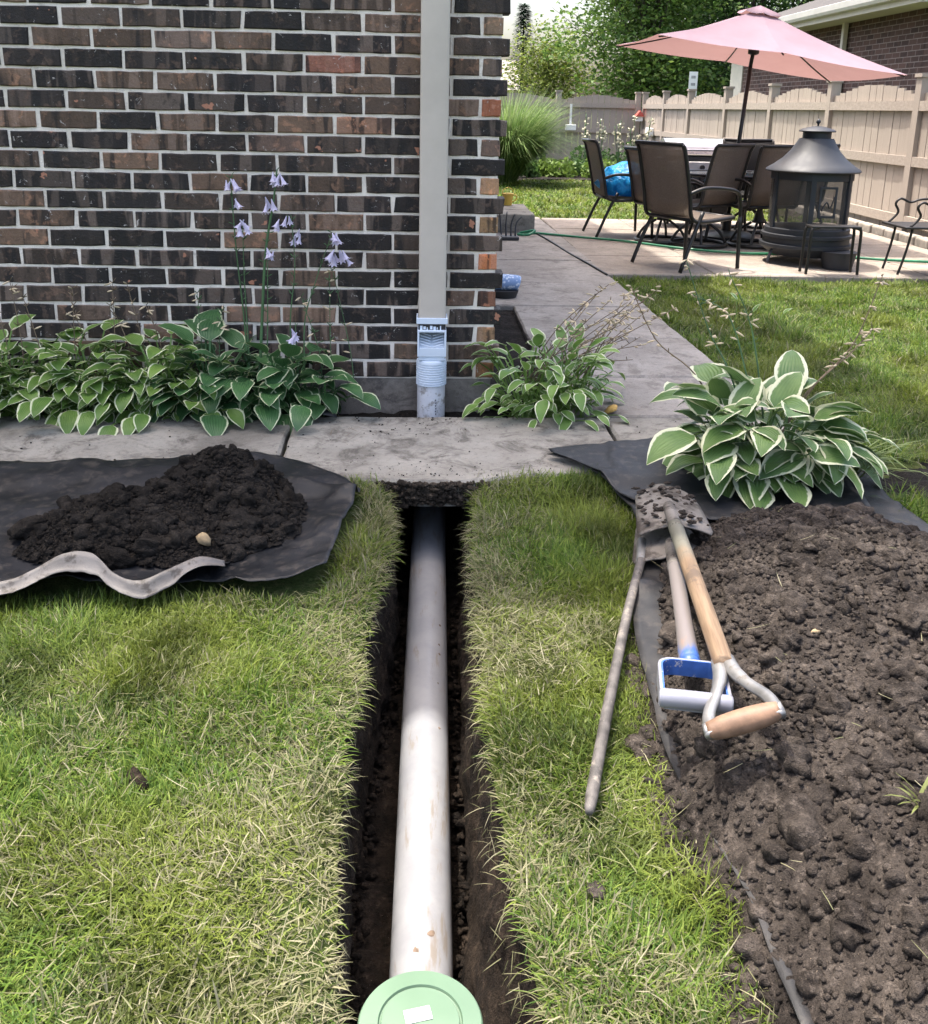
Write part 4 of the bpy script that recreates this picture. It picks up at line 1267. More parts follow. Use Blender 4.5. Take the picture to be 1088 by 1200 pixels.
h3 = hosta('cream edged hosta just left of the darker blooming hosta', (-.92, 3.37, -.06), T1, (20, 36, 44, 40, 24), 1.03, 3, spread=.06, front=70)
h4 = hosta('dark blue green hosta with tall lilac flower stalks', (-.69, 3.38, -.06), T2, (14, 24, 28, 25, 16), .97, 4, spread=.06, front=40)
h5 = hosta('dark blue green hosta nearest the downspout', (-.475, 3.37, -.06), T2, (14, 24, 28, 25, 16), .95, 5, spread=.06, front=40)
for h in (h1, h2, h3, h4, h5): h['group'] = HG
h0 = hosta('cream edged hosta at the end of the bed, mostly cut off by the left edge', (-1.70, 3.36, -.06), T1, (8, 14, 18, 18, 12), 1.0, 8, spread=.05); h0['group'] = HG
# stalks and lilac bells
stalk(h4, [(-.565, 3.38, .05), (-.55, 3.40, .3), (-.53, 3.41, .55), (-.50, 3.42, .72), (-.484, 3.42, .83)], .0065, M_STEM, [((-.484, 3.415, .79), 5), ((-.512, 3.41, .705), 3), ((-.47, 3.41, .64), 2)], 16, 1)
stalk(h4, [(-.60, 3.38, .05), (-.61, 3.40, .3), (-.63, 3.41, .55), (-.642, 3.42, .8)], .004, M_STEM, [((-.643, 3.415, .77), 4), ((-.635, 3.41, .71), 2)], 18, 2)
stalk(h4, [(-.59, 3.37, .05), (-.60, 3.39, .3), (-.605, 3.40, .5), (-.603, 3.40, .66)], .003, M_STEM, [((-.605, 3.40, .63), 4)], 10, 3)
stalk(h5, [(-.44, 3.37, .05), (-.45, 3.39, .3), (-.43, 3.40, .5), (-.44, 3.41, .68)], .003, M_STEM, [((-.445, 3.41, .66), 2), ((-.42, 3.405, .60), 3)], 14, 4)
stalk(h5, [(-.40, 3.37, .05), (-.40, 3.39, .3), (-.36, 3.40, .45), (-.30, 3.41, .62)], .003, M_STEM, [((-.295, 3.41, .61), 3), ((-.265, 3.41, .53), 4), ((-.288, 3.41, .53), 3)], 14, 5)
stalk(h5, [(-.42, 3.36, .05), (-.42, 3.33, .2), (-.425, 3.33, .32)], .003, M_STEM, [((-.425, 3.33, .27), 4)], 3, 6)
stalk(h4, [(-.54, 3.38, .05), (-.53, 3.40, .3), (-.525, 3.41, .52)], .003, M_STEM, [((-.512, 3.40, .545), 3)], 10, 7)
ri_ = random.Random(77)
for (h, xs) in ((h1, (-1.45, -1.40, -1.34)), (h2, (-1.22, -1.17, -1.08, -1.03)), (h3, (-.98, -.92, -.78, -.72)), (h5, (-.33, -.37, -.26))):
    for j, x in enumerate(xs):
        zt = ri_.uniform(.33, .46) if x < -.5 else ri_.uniform(.38, .52)
        stalk(h, [(x + ri_.uniform(-.02, .02) + .03, 3.37, .05), (x + .02, 3.39, .2), (x + ri_.uniform(-.05, .03), 3.42, zt)], .0022, M_STEMB if x < -.9 else M_STEM, (), 12, 90 + j, pods=5)
# the hosta between the riser and the side path
h6 = hosta('hosta at the house corner with many dry flower stalks', (.475, 3.40, -.04), T3, (34, 52, 64, 64, 50), .98, 6, spread=.12)
rs_ = random.Random(31)
for j in range(22):
    bx = rs_.uniform(.36, .62); by = rs_.uniform(3.36, 3.5)
    L_ = rs_.uniform(.32, .62); sl = rs_.uniform(.35, 1.3)
    dx = L_ * math.sin(sl) * .8; dz = L_ * math.cos(sl) * .75
    stalk(h6, [(bx, by, .08), (bx + dx * .4, by + .03, .1 + dz * .5), (bx + dx, by + rs_.uniform(-.05, .2), .1 + dz)], .0026, M_STEMB, (), 3, 200 + j, pods=rs_.choice((0, 6, 14, 20)))
dl = lump('dead_leaf', 'crumpled yellow brown dead leaf beside the corner hosta', 'leaf', (.69, 3.34, .012), .03, simple('dead_leaf', (.42, .26, .07), .8, var=.4, vscale=30), .25, 5)
# the large hosta dug up beside the heap
h7 = hosta('large white edged hosta at the far end of the brown soil heap', (1.02, 2.72, .0), T4, (16, 32, 38, 38, 28), .92, 7, spread=.10, wild=.42, front=36)
def stk7(pts, pods, seed, m_=M_STEM): stalk(h7, pts, .003, m_, (), 6, seed, pods=pods)
stk7([(1.0, 2.74, .1), (.93, 2.80, .3), (.87, 2.85, .42), (.80, 2.9, .62)], 16, 301)
stk7([(1.02, 2.74, .1), (.98, 2.80, .3), (.93, 2.86, .46), (.85, 2.92, .50)], 18, 302)
stk7([(1.04, 2.74, .1), (1.01, 2.80, .34), (.99, 2.86, .46), (.93, 2.88, .58)], 10, 303)
stk7([(1.06, 2.72, .1), (1.16, 2.72, .28), (1.28, 2.76, .40), (1.36, 2.8, .60)], 22, 304, M_STEMB)
stk7([(1.06, 2.70, .1), (1.12, 2.7, .25), (1.27, 2.74, .38), (1.34, 2.78, .44)], 12, 305, M_STEMB)
stk7([(.96, 2.8, .08), (.86, 2.9, .26), (.74, 2.95, .36), (.66, 3.0, .52)], 14, 306, M_STEMB)
for k, (p, rz, ry, s) in enumerate((((.94, 2.83, .40), 2.4, -.9, .32), ((1.01, 2.84, .36), .3, -.6, .3), ((1.05, 2.8, .37), .1, -.3, .28), ((1.0, 2.78, .34), -.5, -.8, .3))):
    o = link('leaf', random.choice(T3[0]), h7); o.location = Vector(p) - Vector(h7.location); o.rotation_euler = (0, ry * .4, rz); o.scale = (s * 1.4,) * 3
# pale strappy plant at its right
n = 46
az = RNG.uniform(-.9, 1.1, n); b = np.stack([RNG.normal(1.27, .025, n), RNG.normal(2.70, .03, n), np.full(n, .02)], -1)
o = blades_mesh('strappy_plant', b, RNG.uniform(.14, .27, n), RNG.uniform(.005, .009, n), az, RNG.uniform(.4, .9, n), RNG.uniform(.9, 1.9, n), np.tile([.26, .33, .12], (n, 1)) * RNG.uniform(.7, 1.2, n)[:, None])
tag(o, 'pale arching strap leaves just right of the large hosta', 'plant')
# turf edge and dug strip to the right of it
P = []
for y in np.linspace(2.58, 2.98, 20):
    P.append([(float(x), float(y), -.03 + .03 * float(fbm(x, y, 9, 241)) + .014 * float(fbm(x, y, 30, 243)) - .02 * float(smooth01(.08, .2, abs(y - 2.78)))) for x in np.linspace(1.28, 2.15, 50)])
dug = MB().grid([r[::-1] for r in P]).build('dug_soil', M_SOIL_DARK, smooth=True); tag(dug, kind='structure')
# little weed on the heap
n = 16
b = np.tile([[.70, 1.13, float(hR(.70, 1.13)) + .012]], (n, 1)) + RNG.normal(0, .005, (n, 3)) * [1, 1, 0]
o = blades_mesh('weed', b, RNG.uniform(.03, .06, n), RNG.uniform(.003, .005, n), RNG.uniform(0, 6.28, n), RNG.uniform(.5, 1.2, n), RNG.uniform(.2, 1.2, n), np.tile([.15, .17, .055], (n, 1)) * RNG.uniform(.7, 1.3, n)[:, None])
tag(o, 'small yellowish weed sprig lying on the brown heap', 'weed')
n = 70
x = RNG.uniform(.5, 1.5, n); y = RNG.uniform(.75, 2.3, n)
o = blades_mesh('straw_bits', np.stack([x, y, hR(x, y) + .014], -1), RNG.uniform(.015, .05, n), RNG.uniform(.0012, .002, n), RNG.uniform(0, 6.28, n), RNG.uniform(1.2, 1.7, n), RNG.uniform(-.3, .3, n), STRAWS[RNG.integers(0, 4, n)])
tag(o, 'straw and root bits scattered on the brown heap', 'straw', kind='stuff')
# twigs and crumbs on the concrete
n = 330
x = np.where(np.arange(n) < 150, RNG.uniform(-1.3, 1.0, n), RNG.normal(.03, .14, n)); y = np.where(np.arange(n) < 150, RNG.uniform(2.72, 3.26, n), np.where(RNG.random(n) < .5, 3.26 - RNG.random(n) ** 2 * .2, 2.70 + RNG.random(n) ** 2 * .12))
o = clods('path_crumbs', np.stack([x, y, np.full(n, .003)], -1), .0008 * (4.5 ** RNG.random(n)), M_SOIL_DARK, None, ICO1, .3, .6)
tag(o, 'soil crumbs scattered over the concrete path', 'soil', kind='stuff')
n = 60
x = np.where(RNG.random(n) < .5, RNG.normal(-.25, .12, n), RNG.normal(.68, .07, n)); y = np.where(x > .4, RNG.uniform(3.2, 3.4, n), RNG.uniform(3.05, 3.26, n))
o = blades_mesh('twigs', np.stack([x, y, np.full(n, .005)], -1), RNG.uniform(.02, .07, n), RNG.uniform(.0015, .003, n), RNG.uniform(0, 6.28, n), np.full(n, 1.54), RNG.uniform(-.1, .1, n), np.tile([.16, .12, .08], (n, 1)))
tag(o, 'dry twigs lying on the concrete by the beds', 'twigs', kind='stuff')
lump('dirt_clod', 'dark dirt clod on the grass strip right of the pipe', 'dirt', (.262, 1.147, -.028), .016, M_SOIL_DRY, .4, 41)
lump('bare_patch', 'small brown bare clump in the left lawn', 'dirt', (-.45, 1.385, -.032), .024, M_TRENCH, .45, 43)
# ------------------------------------------------------------------ patio furniture
M_FRAME = simple('bronze_black_frame', (.02, .018, .017), .42, .2, var=.15, spec=.5)
def mat_sling(name, c, alpha):
    t = NT(name)
    co = t.coord('Object')
    n = t.noise(co, 260, 2); n2 = t.noise(co, 4, 4)
    c_ = t.mix(t.ramp(n, .4, .6), tuple(x * .8 for x in c), tuple(x * 1.25 for x in c))
    c_ = t.mix(t.ramp(n2, .4, .7, 0, .3), c_, tuple(x * 1.4 for x in c))
    p = t.thin(c_, .35, .7, spec=.3)
    tr = t.n('ShaderNodeBsdfTransparent'); mx = t.n('ShaderNodeMixShader'); mx.inputs[0].default_value = alpha
    t.t.links.new(tr.outputs[0], mx.inputs[1]); t.t.links.new(p, mx.inputs[2])
    return t.done(mx.outputs[0])
M_SLING = mat_sling('sling_mesh', (.19, .15, .12), .82)
M_SLINGD = mat_sling('sling_mesh_dark', (.02, .02, .022), 1.0)
def strip(pts, w, n=6):
    """cloth strip across x between -w/2 and w/2 following (y, z) points"""
    P = []
    for (y, z) in pts:
        P.append([(-w / 2 + w * j / (n - 1), y, z - .012 * math.sin(PI * j / (n - 1))) for j in range(n)])
    return MB().grid(P)
def sling_chair(label, loc, face, swivel=False, sling=M_SLING, sc=1.0, arms=True):
    """faces local +Y; face is the compass direction of the seat front in radians from +X"""
    t = thing('patio_chair', label, 'chair', loc, face - PI / 2, 'sling chairs on the patio')
    W = .235
    back = [(-.19, .37), (-.215, .5), (-.25, .65), (-.29, .80), (-.315, .84)]
    seat = [(.20, .355), (.10, .345), (-.02, .335), (-.13, .335), (-.19, .37)]
    for s in (-1, 1):
        pts = [(s * W, y, z) for y, z in (seat[:4] + back)]
        MB().tube(lerp_path(pts, 4), .014, 8).build('side_rail', M_FRAME, t, smooth=True)
        if arms:
            MB().tube(lerp_path([(s * W, -.225, .52), (s * (W + .035), -.12, .56), (s * (W + .04), .05, .555), (s * (W + .04), .17, .53), (s * (W + .035), .21, .46), (s * (W + .03), .225, .36)], 5), .013, 8).build('arm', M_FRAME, t, smooth=True)
    MB().tube([(-W, -.317, .842), (W, -.317, .842)], .014, 8).build('top_rail', M_FRAME, t, smooth=True)
    MB().tube([(-W, .2, .352), (W, .2, .352)], .012, 8).build('front_rail', M_FRAME, t, smooth=True)
    MB().tube([(-W, -.17, .345), (W, -.17, .345)], .012, 8).build('rear_rail', M_FRAME, t, smooth=True)
    strip([(y + .004, z) for y, z in back], W * 2 - .02).build('backrest', sling, t, smooth=True, solid=.004)
    strip([(y, z + .012) for y, z in seat], W * 2 - .02).build('seat', sling, t, smooth=True, solid=.004)
    if swivel:
        ring = [(.235 * math.cos(a), .235 * math.sin(a) - .01, .018) for a in np.linspace(0, 2 * PI, 33)]
        MB().tube(ring, .017, 8, caps=False).build('base_ring', M_FRAME, t, smooth=True)
        MB().lathe([(.06, .2), (.05, .22), (.02, .32), (.05, .34)][::1], 16, (0, -.01, 0)).build('swivel', M_FRAME, t, smooth=True)
        for k in range(4):
            a = PI / 4 + k * PI / 2
            MB().tube(lerp_path([(.23 * math.cos(a), .23 * math.sin(a) - .01, .02), (.17 * math.cos(a), .17 * math.sin(a) - .01, .12), (.06 * math.cos(a), .06 * math.sin(a) - .01, .2)], 4), .012, 7).build('base_arm', M_FRAME, t, smooth=True)
        MB().box((0, -.01, .335), (.3, .26, .02)).build('spring_plate', M_FRAME, t)
    else:
        for s in (-1, 1):
            MB().tube(lerp_path([(s * (W + .03), .226, .37), (s * (W + .032), .232, .18), (s * (W + .035), .238, .004)], 3), .0135, 8).build('leg', M_FRAME, t, smooth=True)
            MB().tube(lerp_path([(s * (W + .002), -.09, .40), (s * (W + .012), -.18, .22), (s * (W + .02), -.27, .004)], 4), .0135, 8).build('leg', M_FRAME, t, smooth=True)
    t.scale = (sc, sc, sc)
    return t
cA = sling_chair('patio chair holding a blue bag, nearest the back lawn', (1.735, 8.54, 0), math.radians(4), sc=.95)
cB = sling_chair('nearest patio chair, its tall dark back towards the viewer', (1.88, 6.84, 0), math.radians(27), sc=1.0)
cC = sling_chair('swivel patio chair with lit brown back, right behind the nearest chair', (2.27, 7.95, 0), math.radians(126), True, sc=.96)
cD = sling_chair('swivel patio chair half hidden behind the outdoor fireplace', (2.76, 7.95, 0), math.radians(105), True, sc=.96)
cF = sling_chair('patio chair behind the outdoor fireplace, only its top corner showing', (3.10, 8.3, 0), math.radians(115), False, sc=.96)
cG = sling_chair('black patio chair on the far side of the umbrella table', (3.02, 8.95, 0), math.radians(-95), True, M_SLINGD, sc=.96)
cH = sling_chair('swivel patio chair on the left of the umbrella table, behind the nearest chair', (2.03, 8.15, 0), math.radians(20), True, sc=.9)
# blue bag on the chair by the lawn
def mat_bag():
    t = NT('blue_plastic_bag')
    co = t.coord('Object'); n = t.noise(co, 14, 4, .6, .8); v = t.voro(co, 12)
    return t.done(t.thin(t.mix(t.ramp(n, .35, .65), (.0, .2, .55), (.03, .42, .8)), .2, .3, t.bump(t.math('ADD', n, v), .8, .03)))
bv, bf = ico(3)
d = 1 + .10 * np.sin(bv[:, 0] * 7 + 2) * np.cos(bv[:, 2] * 6) + .08 * np.sin(bv[:, 1] * 9 + bv[:, 0] * 5)
Vb = bv * d[:, None] * np.array([.25, .22, .175]); Vb[:, 2] = np.maximum(Vb[:, 2], -.10)
o = np_mesh('plastic_bag', Vb, bf.ravel(), np.full(len(bf), 3), mat_bag(), None, smooth=True); o.location = (1.79, 8.54, .445)
tag(o, 'bulging bright blue plastic bag on the patio chair', 'bag')

# table under the umbrella
M_GLASS = (lambda t: t.done(t.bsdf((.5, .6, .58), .08, transmission=.8)))(NT('table_glass'))
tb = thing('patio_table', 'round glass patio table under the pink umbrella, hidden by the chairs', 'table', (2.64, 8.38, 0))
MB().lathe([(.02, .545), (.42, .545), (.42, .553), (.02, .553)], 36).build('tabletop', M_GLASS, tb, autosmooth=30)
MB().tube([(.43 * math.cos(a), .43 * math.sin(a), .549) for a in np.linspace(0, 2 * PI, 37)], .013, 8, caps=False).build('rim', M_FRAME, tb, smooth=True)
for k in range(4):
    a = PI / 4 + k * PI / 2
    MB().tube(lerp_path([(.40 * math.cos(a), .40 * math.sin(a), .535), (.3 * math.cos(a), .3 * math.sin(a), .3), (.36 * math.cos(a), .36 * math.sin(a), .005)], 5), .014, 8).build('leg', M_FRAME, tb, smooth=True)
# umbrella
def mat_canopy():
    t = NT('faded_pink_canopy')
    n = t.noise(t.coord('Object'), 3, 4); n2 = t.noise(t.coord('Object'), 400, 2)
    c = t.mix(t.ramp(n, .3, .7), (.33, .235, .28), (.38, .275, .325))
    a = t.bsdf(c, .85, normal=t.bump(n2, .1, .002), spec=.15)
    tr = t.n('ShaderNodeBsdfTranslucent'); t.set(tr.inputs['Color'], (.31, .175, .155))
    mx = t.n('ShaderNodeMixShader'); mx.inputs[0].default_value = .35
    t.t.links.new(a, mx.inputs[1]); t.t.links.new(tr.outputs[0], mx.inputs[2])
    return t.done(mx.outputs[0])
M_CAN = mat_canopy()
um = thing('patio_umbrella', 'tilted faded pink patio umbrella above the table', 'umbrella', (2.64, 8.38, 0))
UO = Vector((2.64, 8.38, 0))
MB().tube([Vector(p) - UO for p in ((2.635, 8.38, 0), (2.68, 8.385, .8), (2.72, 8.39, 1.42))], .017, 10).build('pole', M_FRAME, um, smooth=True)
MB().lathe([(.24, 0), (.24, .035), (.2, .06), (.04, .075), (.035, .22), (.03, .22)], 28, (0, 0, 0)).build('base', M_FRAME, um, autosmooth=40)
apex = Vector((2.755, 8.39, 1.87)); hub = Vector((2.735, 8.39, 1.56))
MB().tube([Vector((2.72, 8.39, 1.42)) - UO, hub - UO, apex - UO], .016, 10).build('tilt_pole', M_FRAME, um, smooth=True)
rim = []
cs = [Vector((1.77, 7.70, 1.605)), Vector((3.72, 7.70, 1.355)), Vector((3.70, 9.10, 1.345)), Vector((1.72, 9.10, 1.607))]
ring8 = []
for i in range(4):
    a, b = cs[i], cs[(i + 1) % 4]
    ring8.append(a)
    if i in (0, 2): ring8.append(a.lerp(b, .5) + Vector((0, 0, .015)))
nr = len(ring8)
mb = MB()
for i in range(nr):
    a, b = ring8[i], ring8[(i + 1) % nr]
    P = []
    for u in np.linspace(0, 1, 9):
        row = []
        for v in np.linspace(.10, 1, 11):
            e = a.lerp(b, float(u)); sag = math.sin(PI * u)
            p = apex.lerp(e, float(v)); p.z += -.035 * sag * v - .05 * math.sin(PI * v) * .6 + .02 * sag * (v ** 4)
            row.append(p - UO)
        P.append(row)
    mb.grid(P)
can = mb.build('canopy', M_CAN, um, smooth=True)
mb = MB()
for i in range(nr):
    a, b = ring8[i], ring8[(i + 1) % nr]
    P = []
    for u in np.linspace(0, 1, 7):
        e = a.lerp(b, float(u)); row = []
        for v in (0, .07, .135, .15):
            p = apex.lerp(e, v); p.z += .026 - .012 * math.sin(PI * u) * (v / .15) - (.01 if v > .14 else 0); row.append(p - UO)
        P.append(row)
    mb.grid(P)
mb.build('vent_cap', M_CAN, um, smooth=True)
for i in range(nr):
    e = ring8[i]
    pts = [apex.lerp(e, v) + Vector((0, 0, -.045 * math.sin(PI * v) * .75 - .018)) for v in (.03, .35, .7, .985)]
    MB().tube([p - UO for p in lerp_path(pts, 3)], .0065, 6).build('rib', M_FRAME, um, smooth=True)
    q = apex.lerp(e, .5) + Vector((0, 0, -.05))
    MB().tube([hub - UO, q - UO], .006, 6).build('strut', M_FRAME, um, smooth=True)
MB().lathe([(.02, -.05), (.045, -.04), (.045, .02), (.02, .035)], 14, tuple(hub - UO)).build('hub', M_FRAME, um, smooth=True)

# outdoor fireplace
M_CAST = simple('blue_black_steel', (.024, .027, .034), .55, .15, var=.15, vscale=10, bscale=80, bstr=.06)
def mat_screen():
    t = NT('spark_mesh')
    n = t.noise(t.coord('Object'), 5, 4)
    p = t.bsdf(t.mix(t.ramp(n, .4, .7), (.05, .048, .045), (.11, .1, .09)), .6)
    tr = t.n('ShaderNodeBsdfTransparent'); mx = t.n('ShaderNodeMixShader'); mx.inputs[0].default_value = .55
    t.t.links.new(tr.outputs[0], mx.inputs[1]); t.t.links.new(p, mx.inputs[2])
    return t.done(mx.outputs[0])
M_SCREEN = mat_screen()
fp = thing('outdoor_fireplace', 'round black steel outdoor fireplace with flared roof and mesh sides', 'fireplace', (2.83, 7.10, 0))
MB().lathe([(.05, .055), (.24, .06), (.315, .115), (.325, .125), (.325, .145), (.305, .15), (.305, .19), (.32, .195), (.32, .215), (.30, .22), (.30, .255), (.285, .26), (.05, .26)], 40).build('fire_bowl', M_CAST, fp, autosmooth=30)
MB().lathe([(.325, .655), (.33, .662), (.325, .672), (.28, .70), (.22, .745), (.17, .80), (.135, .855), (.118, .885), (.105, .885), (.12, .85), (.2, .74), (.3, .665), (.325, .655)], 40).build('roof', M_CAST, fp, autosmooth=35)
MB().lathe([(.098, .88), (.098, .935), (.09, .935)], 28).build('chimney', M_CAST, fp, autosmooth=30)
MB().lathe([(.125, .93), (.128, .937), (.11, .95), (.04, .968), (.0, .972)], 28).build('chimney_cap', M_CAST, fp, autosmooth=30)
MB().lathe([(.006, .968), (.006, .985), (.014, .992), (.016, 1.0), (.012, 1.012), (.003, 1.02)], 12).build('finial', M_CAST, fp, smooth=True)
MB().lathe([(.283, .60), (.286, .60), (.286, .665), (.283, .665)], 40).build('top_band', M_CAST, fp, autosmooth=30)
for k in range(6):
    a0 = math.radians(k * 60 + 12)
    c, s = math.cos(a0), math.sin(a0)
    MB().box((.284 * c, .284 * s, .455), (.016, .034, .40), (0, 0, a0)).build('post', M_CAST, fp)
    P = []
    for j in range(9):
        a = a0 + math.radians(60) * j / 8
        P.append([(.278 * math.cos(a), .278 * math.sin(a), z) for z in (.26, .6)])
    MB().grid(P).build('screen', M_SCREEN, fp, smooth=True)
for k in range(3):
    a = math.radians(k * 120 + 200)
    MB().tube(lerp_path([(.25 * math.cos(a), .25 * math.sin(a), .12), (.3 * math.cos(a), .3 * math.sin(a), .1), (.33 * math.cos(a), .33 * math.sin(a), .004)], 4), .014, 8, flat=.6).build('leg', M_CAST, fp, smooth=True)
# door frame on the near side
a0 = math.radians(-90)
for (x0, x1, z0, z1) in ((-.05, .075, .55, .565), (-.05, .075, .35, .365), (-.05, -.036, .365, .55), (.061, .075, .365, .55)):
    MB().bb(x0, x1, -.296, -.288, z0, z1).build('door_frame', M_CAST, fp)
MB().tube(lerp_path([(-.03, -.302, .40), (.0, -.305, .46), (.03, -.302, .42), (.055, -.302, .50)], 5), .005, 6).build('door_scroll', M_CAST, fp, smooth=True)
MB().lathe([(.10, .0), (.125, .12), (.13, .12)], 24, (.13, -.30, 0)).build('ash_bucket', M_CAST, fp, autosmooth=40)

# low black side table
st_ = thing('side_table', 'low black metal side table in front of the outdoor fireplace', 'table', (2.80, 6.56, 0))
MB().box((0, 0, .322), (.34, .13, .014)).build('tabletop', M_FRAME, st_, bevel=.005)
for y in (-.055, .055):
    for s in (-1, 1):
        MB().tube(lerp_path([(s * .12, y, .318), (s * .155, y, .312), (s * .17, y, .285), (s * .172, y, .15), (s * .178, y, .004)], 4), .0105, 8).build('leg', M_FRAME, st_, smooth=True)
# wrought iron chair at the right edge
ic = thing('iron_chair', 'black wrought iron chair cut off by the right edge', 'chair', (3.46, 6.66, 0))
MB().box((.0, 0, .325), (.40, .36, .016)).build('seat', M_FRAME, ic, bevel=.006)
for (x, y) in ((-.17, -.13), (-.15, .14), (.17, -.13), (.17, .14)):
    s = -1 if x < 0 else 1
    MB().tube(lerp_path([(x * .75, y, .318), (x * .85, y, .2), (x, y, .08), (x * 1.12, y, .004)], 4), .0085, 7).build('leg', M_FRAME, ic, smooth=True)
for y in (-.16, .16):
    MB().tube(lerp_path([(-.16, y, .33), (-.10, y, .40), (-.125, y, .46), (-.09, y, .495), (-.02, y, .47), (.05, y, .49), (.17, y, .50)], 5), .0085, 7).build('arm', M_FRAME, ic, smooth=True)
MB().tube(lerp_path([(.17, -.16, .33), (.20, -.16, .62), (.21, -.1, .75), (.21, .1, .75), (.20, .16, .62), (.17, .16, .33)], 5), .0085, 7).build('back_frame', M_FRAME, ic, smooth=True)
for y in (-.08, 0, .08):
    MB().tube([(.18, y, .33), (.21, y, .75)], .006, 6).build('spindle', M_FRAME, ic)

# gas grill
M_STAIN = simple('stainless_lid', (.42, .42, .46), .3, .6, var=.06)
M_WHITEP = simple('control_panel', (.62, .62, .62), .4, .3, var=.05)
gr = thing('gas_grill', 'stainless gas grill with side shelf behind the patio chairs', 'grill', (2.62, 9.45, .02))
lid = []
for k in range(9):
    a = PI * .06 + (PI * .9) * k / 8
    lid.append((-.20 * math.cos(a), .62 + .17 * math.sin(a)))
vs = [(-.33, y, z) for y, z in lid] + [(.33, y, z) for y, z in lid]
n9 = 9
MB().add(vs, [(i, i + 1, n9 + i + 1, n9 + i) for i in range(8)] + [tuple(range(8, -1, -1)), tuple(range(9, 18)), (0, n9, 2 * n9 - 1, n9 - 1)]).build('lid', M_STAIN, gr, autosmooth=35)
MB().tube(lerp_path([(-.24, -.20, .68), (-.24, -.245, .69), (.24, -.245, .69), (.24, -.20, .68)], 3), .01, 8).build('lid_handle', M_STAIN, gr, smooth=True)
MB().bb(-.335, .335, -.20, .2, .52, .628).build('firebox', M_BLACKP, gr)
MB().bb(-.32, .32, -.235, -.202, .485, .585).build('control_panel', M_WHITEP, gr, bevel=.008)
for x in (-.2, 0, .2):
    MB().tube([(x, -.235, .535), (x, -.262, .535)], .022, 14).build('knob', M_BLACKP, gr)
for s in (-1, 1):
    MB().bb(min(s * .345, s * .60), max(s * .345, s * .60), -.18, .18, .585, .612).build('side_shelf', simple('shelf_grey', (.2, .2, .21), .5), gr, bevel=.006)
MB().bb(-.30, .30, -.18, .18, .08, .48).build('cabinet', M_BLACKP, gr, bevel=.004)
for s in (-1, 1):
    MB().bb(s * .15 - .14, s * .15 + .14, -.195, -.182, .1, .46).build('cabinet_door', simple('door_grey', (.05, .05, .055), .45), gr, bevel=.003)
for x in (-.27, .27):
    for y in (-.15, .15):
        MB().tube([(x - .012, y, .038), (x + .012, y, .038)], .038, 14).build('caster', M_BLACKP, gr)

# green hose, dark cord, hose stand, step, bucket, rolled thing
def ground_cable(name, label, cat, pts, r, mat):
    c = Vector((pts[0][0], pts[0][1], 0))
    o = MB().tube([p - c for p in lerp_path([(x, y, z) for x, y, z in pts], 8)], r, 8).build(name, mat, None, smooth=True, loc=tuple(c))
    return tag(o, label, cat)
ground_cable('garden_hose', 'green garden hose trailing across the patio', 'hose',
    [(.86, 8.42, .02), (.98, 8.36, .05), (.92, 8.3, .02), (.84, 8.38, .014), (.97, 8.48, .014), (1.1, 8.42, .014), (1.36, 8.24, .014), (1.68, 8.03, .014), (2.07, 7.63, .014), (2.52, 7.40, .014), (2.98, 7.40, .014), (3.49, 7.16, .014), (3.95, 7.05, .014)], .0105, simple('hose_green', (.02, .17, .085), .4))
ground_cable('power_cord', 'thin dark cord lying diagonally on the side path', 'cord', [(1.02, 8.5, .008), (1.08, 7.9, .008), (1.13, 7.3, .008), (1.19, 6.8, .008), (1.235, 6.35, .008)], .007, M_BLACKP)
hs = thing('hose_stand', 'dark plastic hose stand at the house corner beside the step', 'hose stand', (.73, 8.12, 0))
MB().bb(-.09, .09, -.07, .07, .003, .03).build('foot', M_BLACKP, hs, bevel=.006)
for k, x in enumerate((-.06, -.015, .03, .07)):
    MB().tube(lerp_path([(x * .9, 0, .03), (x, .02, .13), (x * 1.25 + .008 * k, 0, .25 - .02 * k)], 4), [.014, .014, .013, .013, .012, .011, .01, .009, .006], 8, flat=.5).build('prong', simple('dark_slate_plastic', (.04, .045, .055), .5), hs, smooth=True)
sp = slab([(.42, 8.55), (1.0, 8.55), (1.0, 9.5), (.42, 9.5)], 0.004, .165, M_SLAB, None, 260, 'doorstep')
tag(sp, 'low concrete block step beside the house', 'step')
M_YEL = simple('yellow_plastic', (.62, .42, .07), .5, var=.1)
bk = thing('bucket', 'small yellow bucket standing on the concrete step', 'bucket', (.83, 9.35, .166))
MB().lathe([(.04, 0), (.052, .105), (.056, .11), (.052, .112), (.046, .108), (.036, .008), (.001, .008)], 24).build('body', M_YEL, bk, autosmooth=40)
MB().tube(lerp_path([(-.053, 0, .1), (-.045, 0, .14), (0, 0, .165), (.045, 0, .14), (.053, 0, .1)], 5), .004, 6).build('handle', M_YEL, bk, smooth=True)
MB().tube(lerp_path([(.048, 0, .09), (.075, 0, .095), (.082, 0, .06), (.045, 0, .03)], 5), .006, 6).build('grip', M_YEL, bk, smooth=True)
t = NT('checked_wrap'); co = t.coord('Object'); v = t.voro(co, 60); rl_m = t.done(t.bsdf(t.mix(t.ramp(v, .3, .5), (.62, .70, .82), (.22, .33, .55)), .6))
rl = thing('wrapped_roll', 'pale blue patterned roll lying at the house corner', 'roll', (.50, 5.55, .0))
MB().tube(lerp_path([(-.12, 0, .085), (-.04, 0, .088), (.05, 0, .085), (.078, 0, .08)], 4), [.04, .044, .046, .045, .045, .046, .046, .045, .045, .044, .042, .037, .02], 16).build('wrap', rl_m, rl, smooth=True)
MB().lathe([(.07, .003), (.085, .045), (.08, .045)], 20, (-.01, 0, 0)).build('stand', M_BLACKP, rl, autosmooth=40)

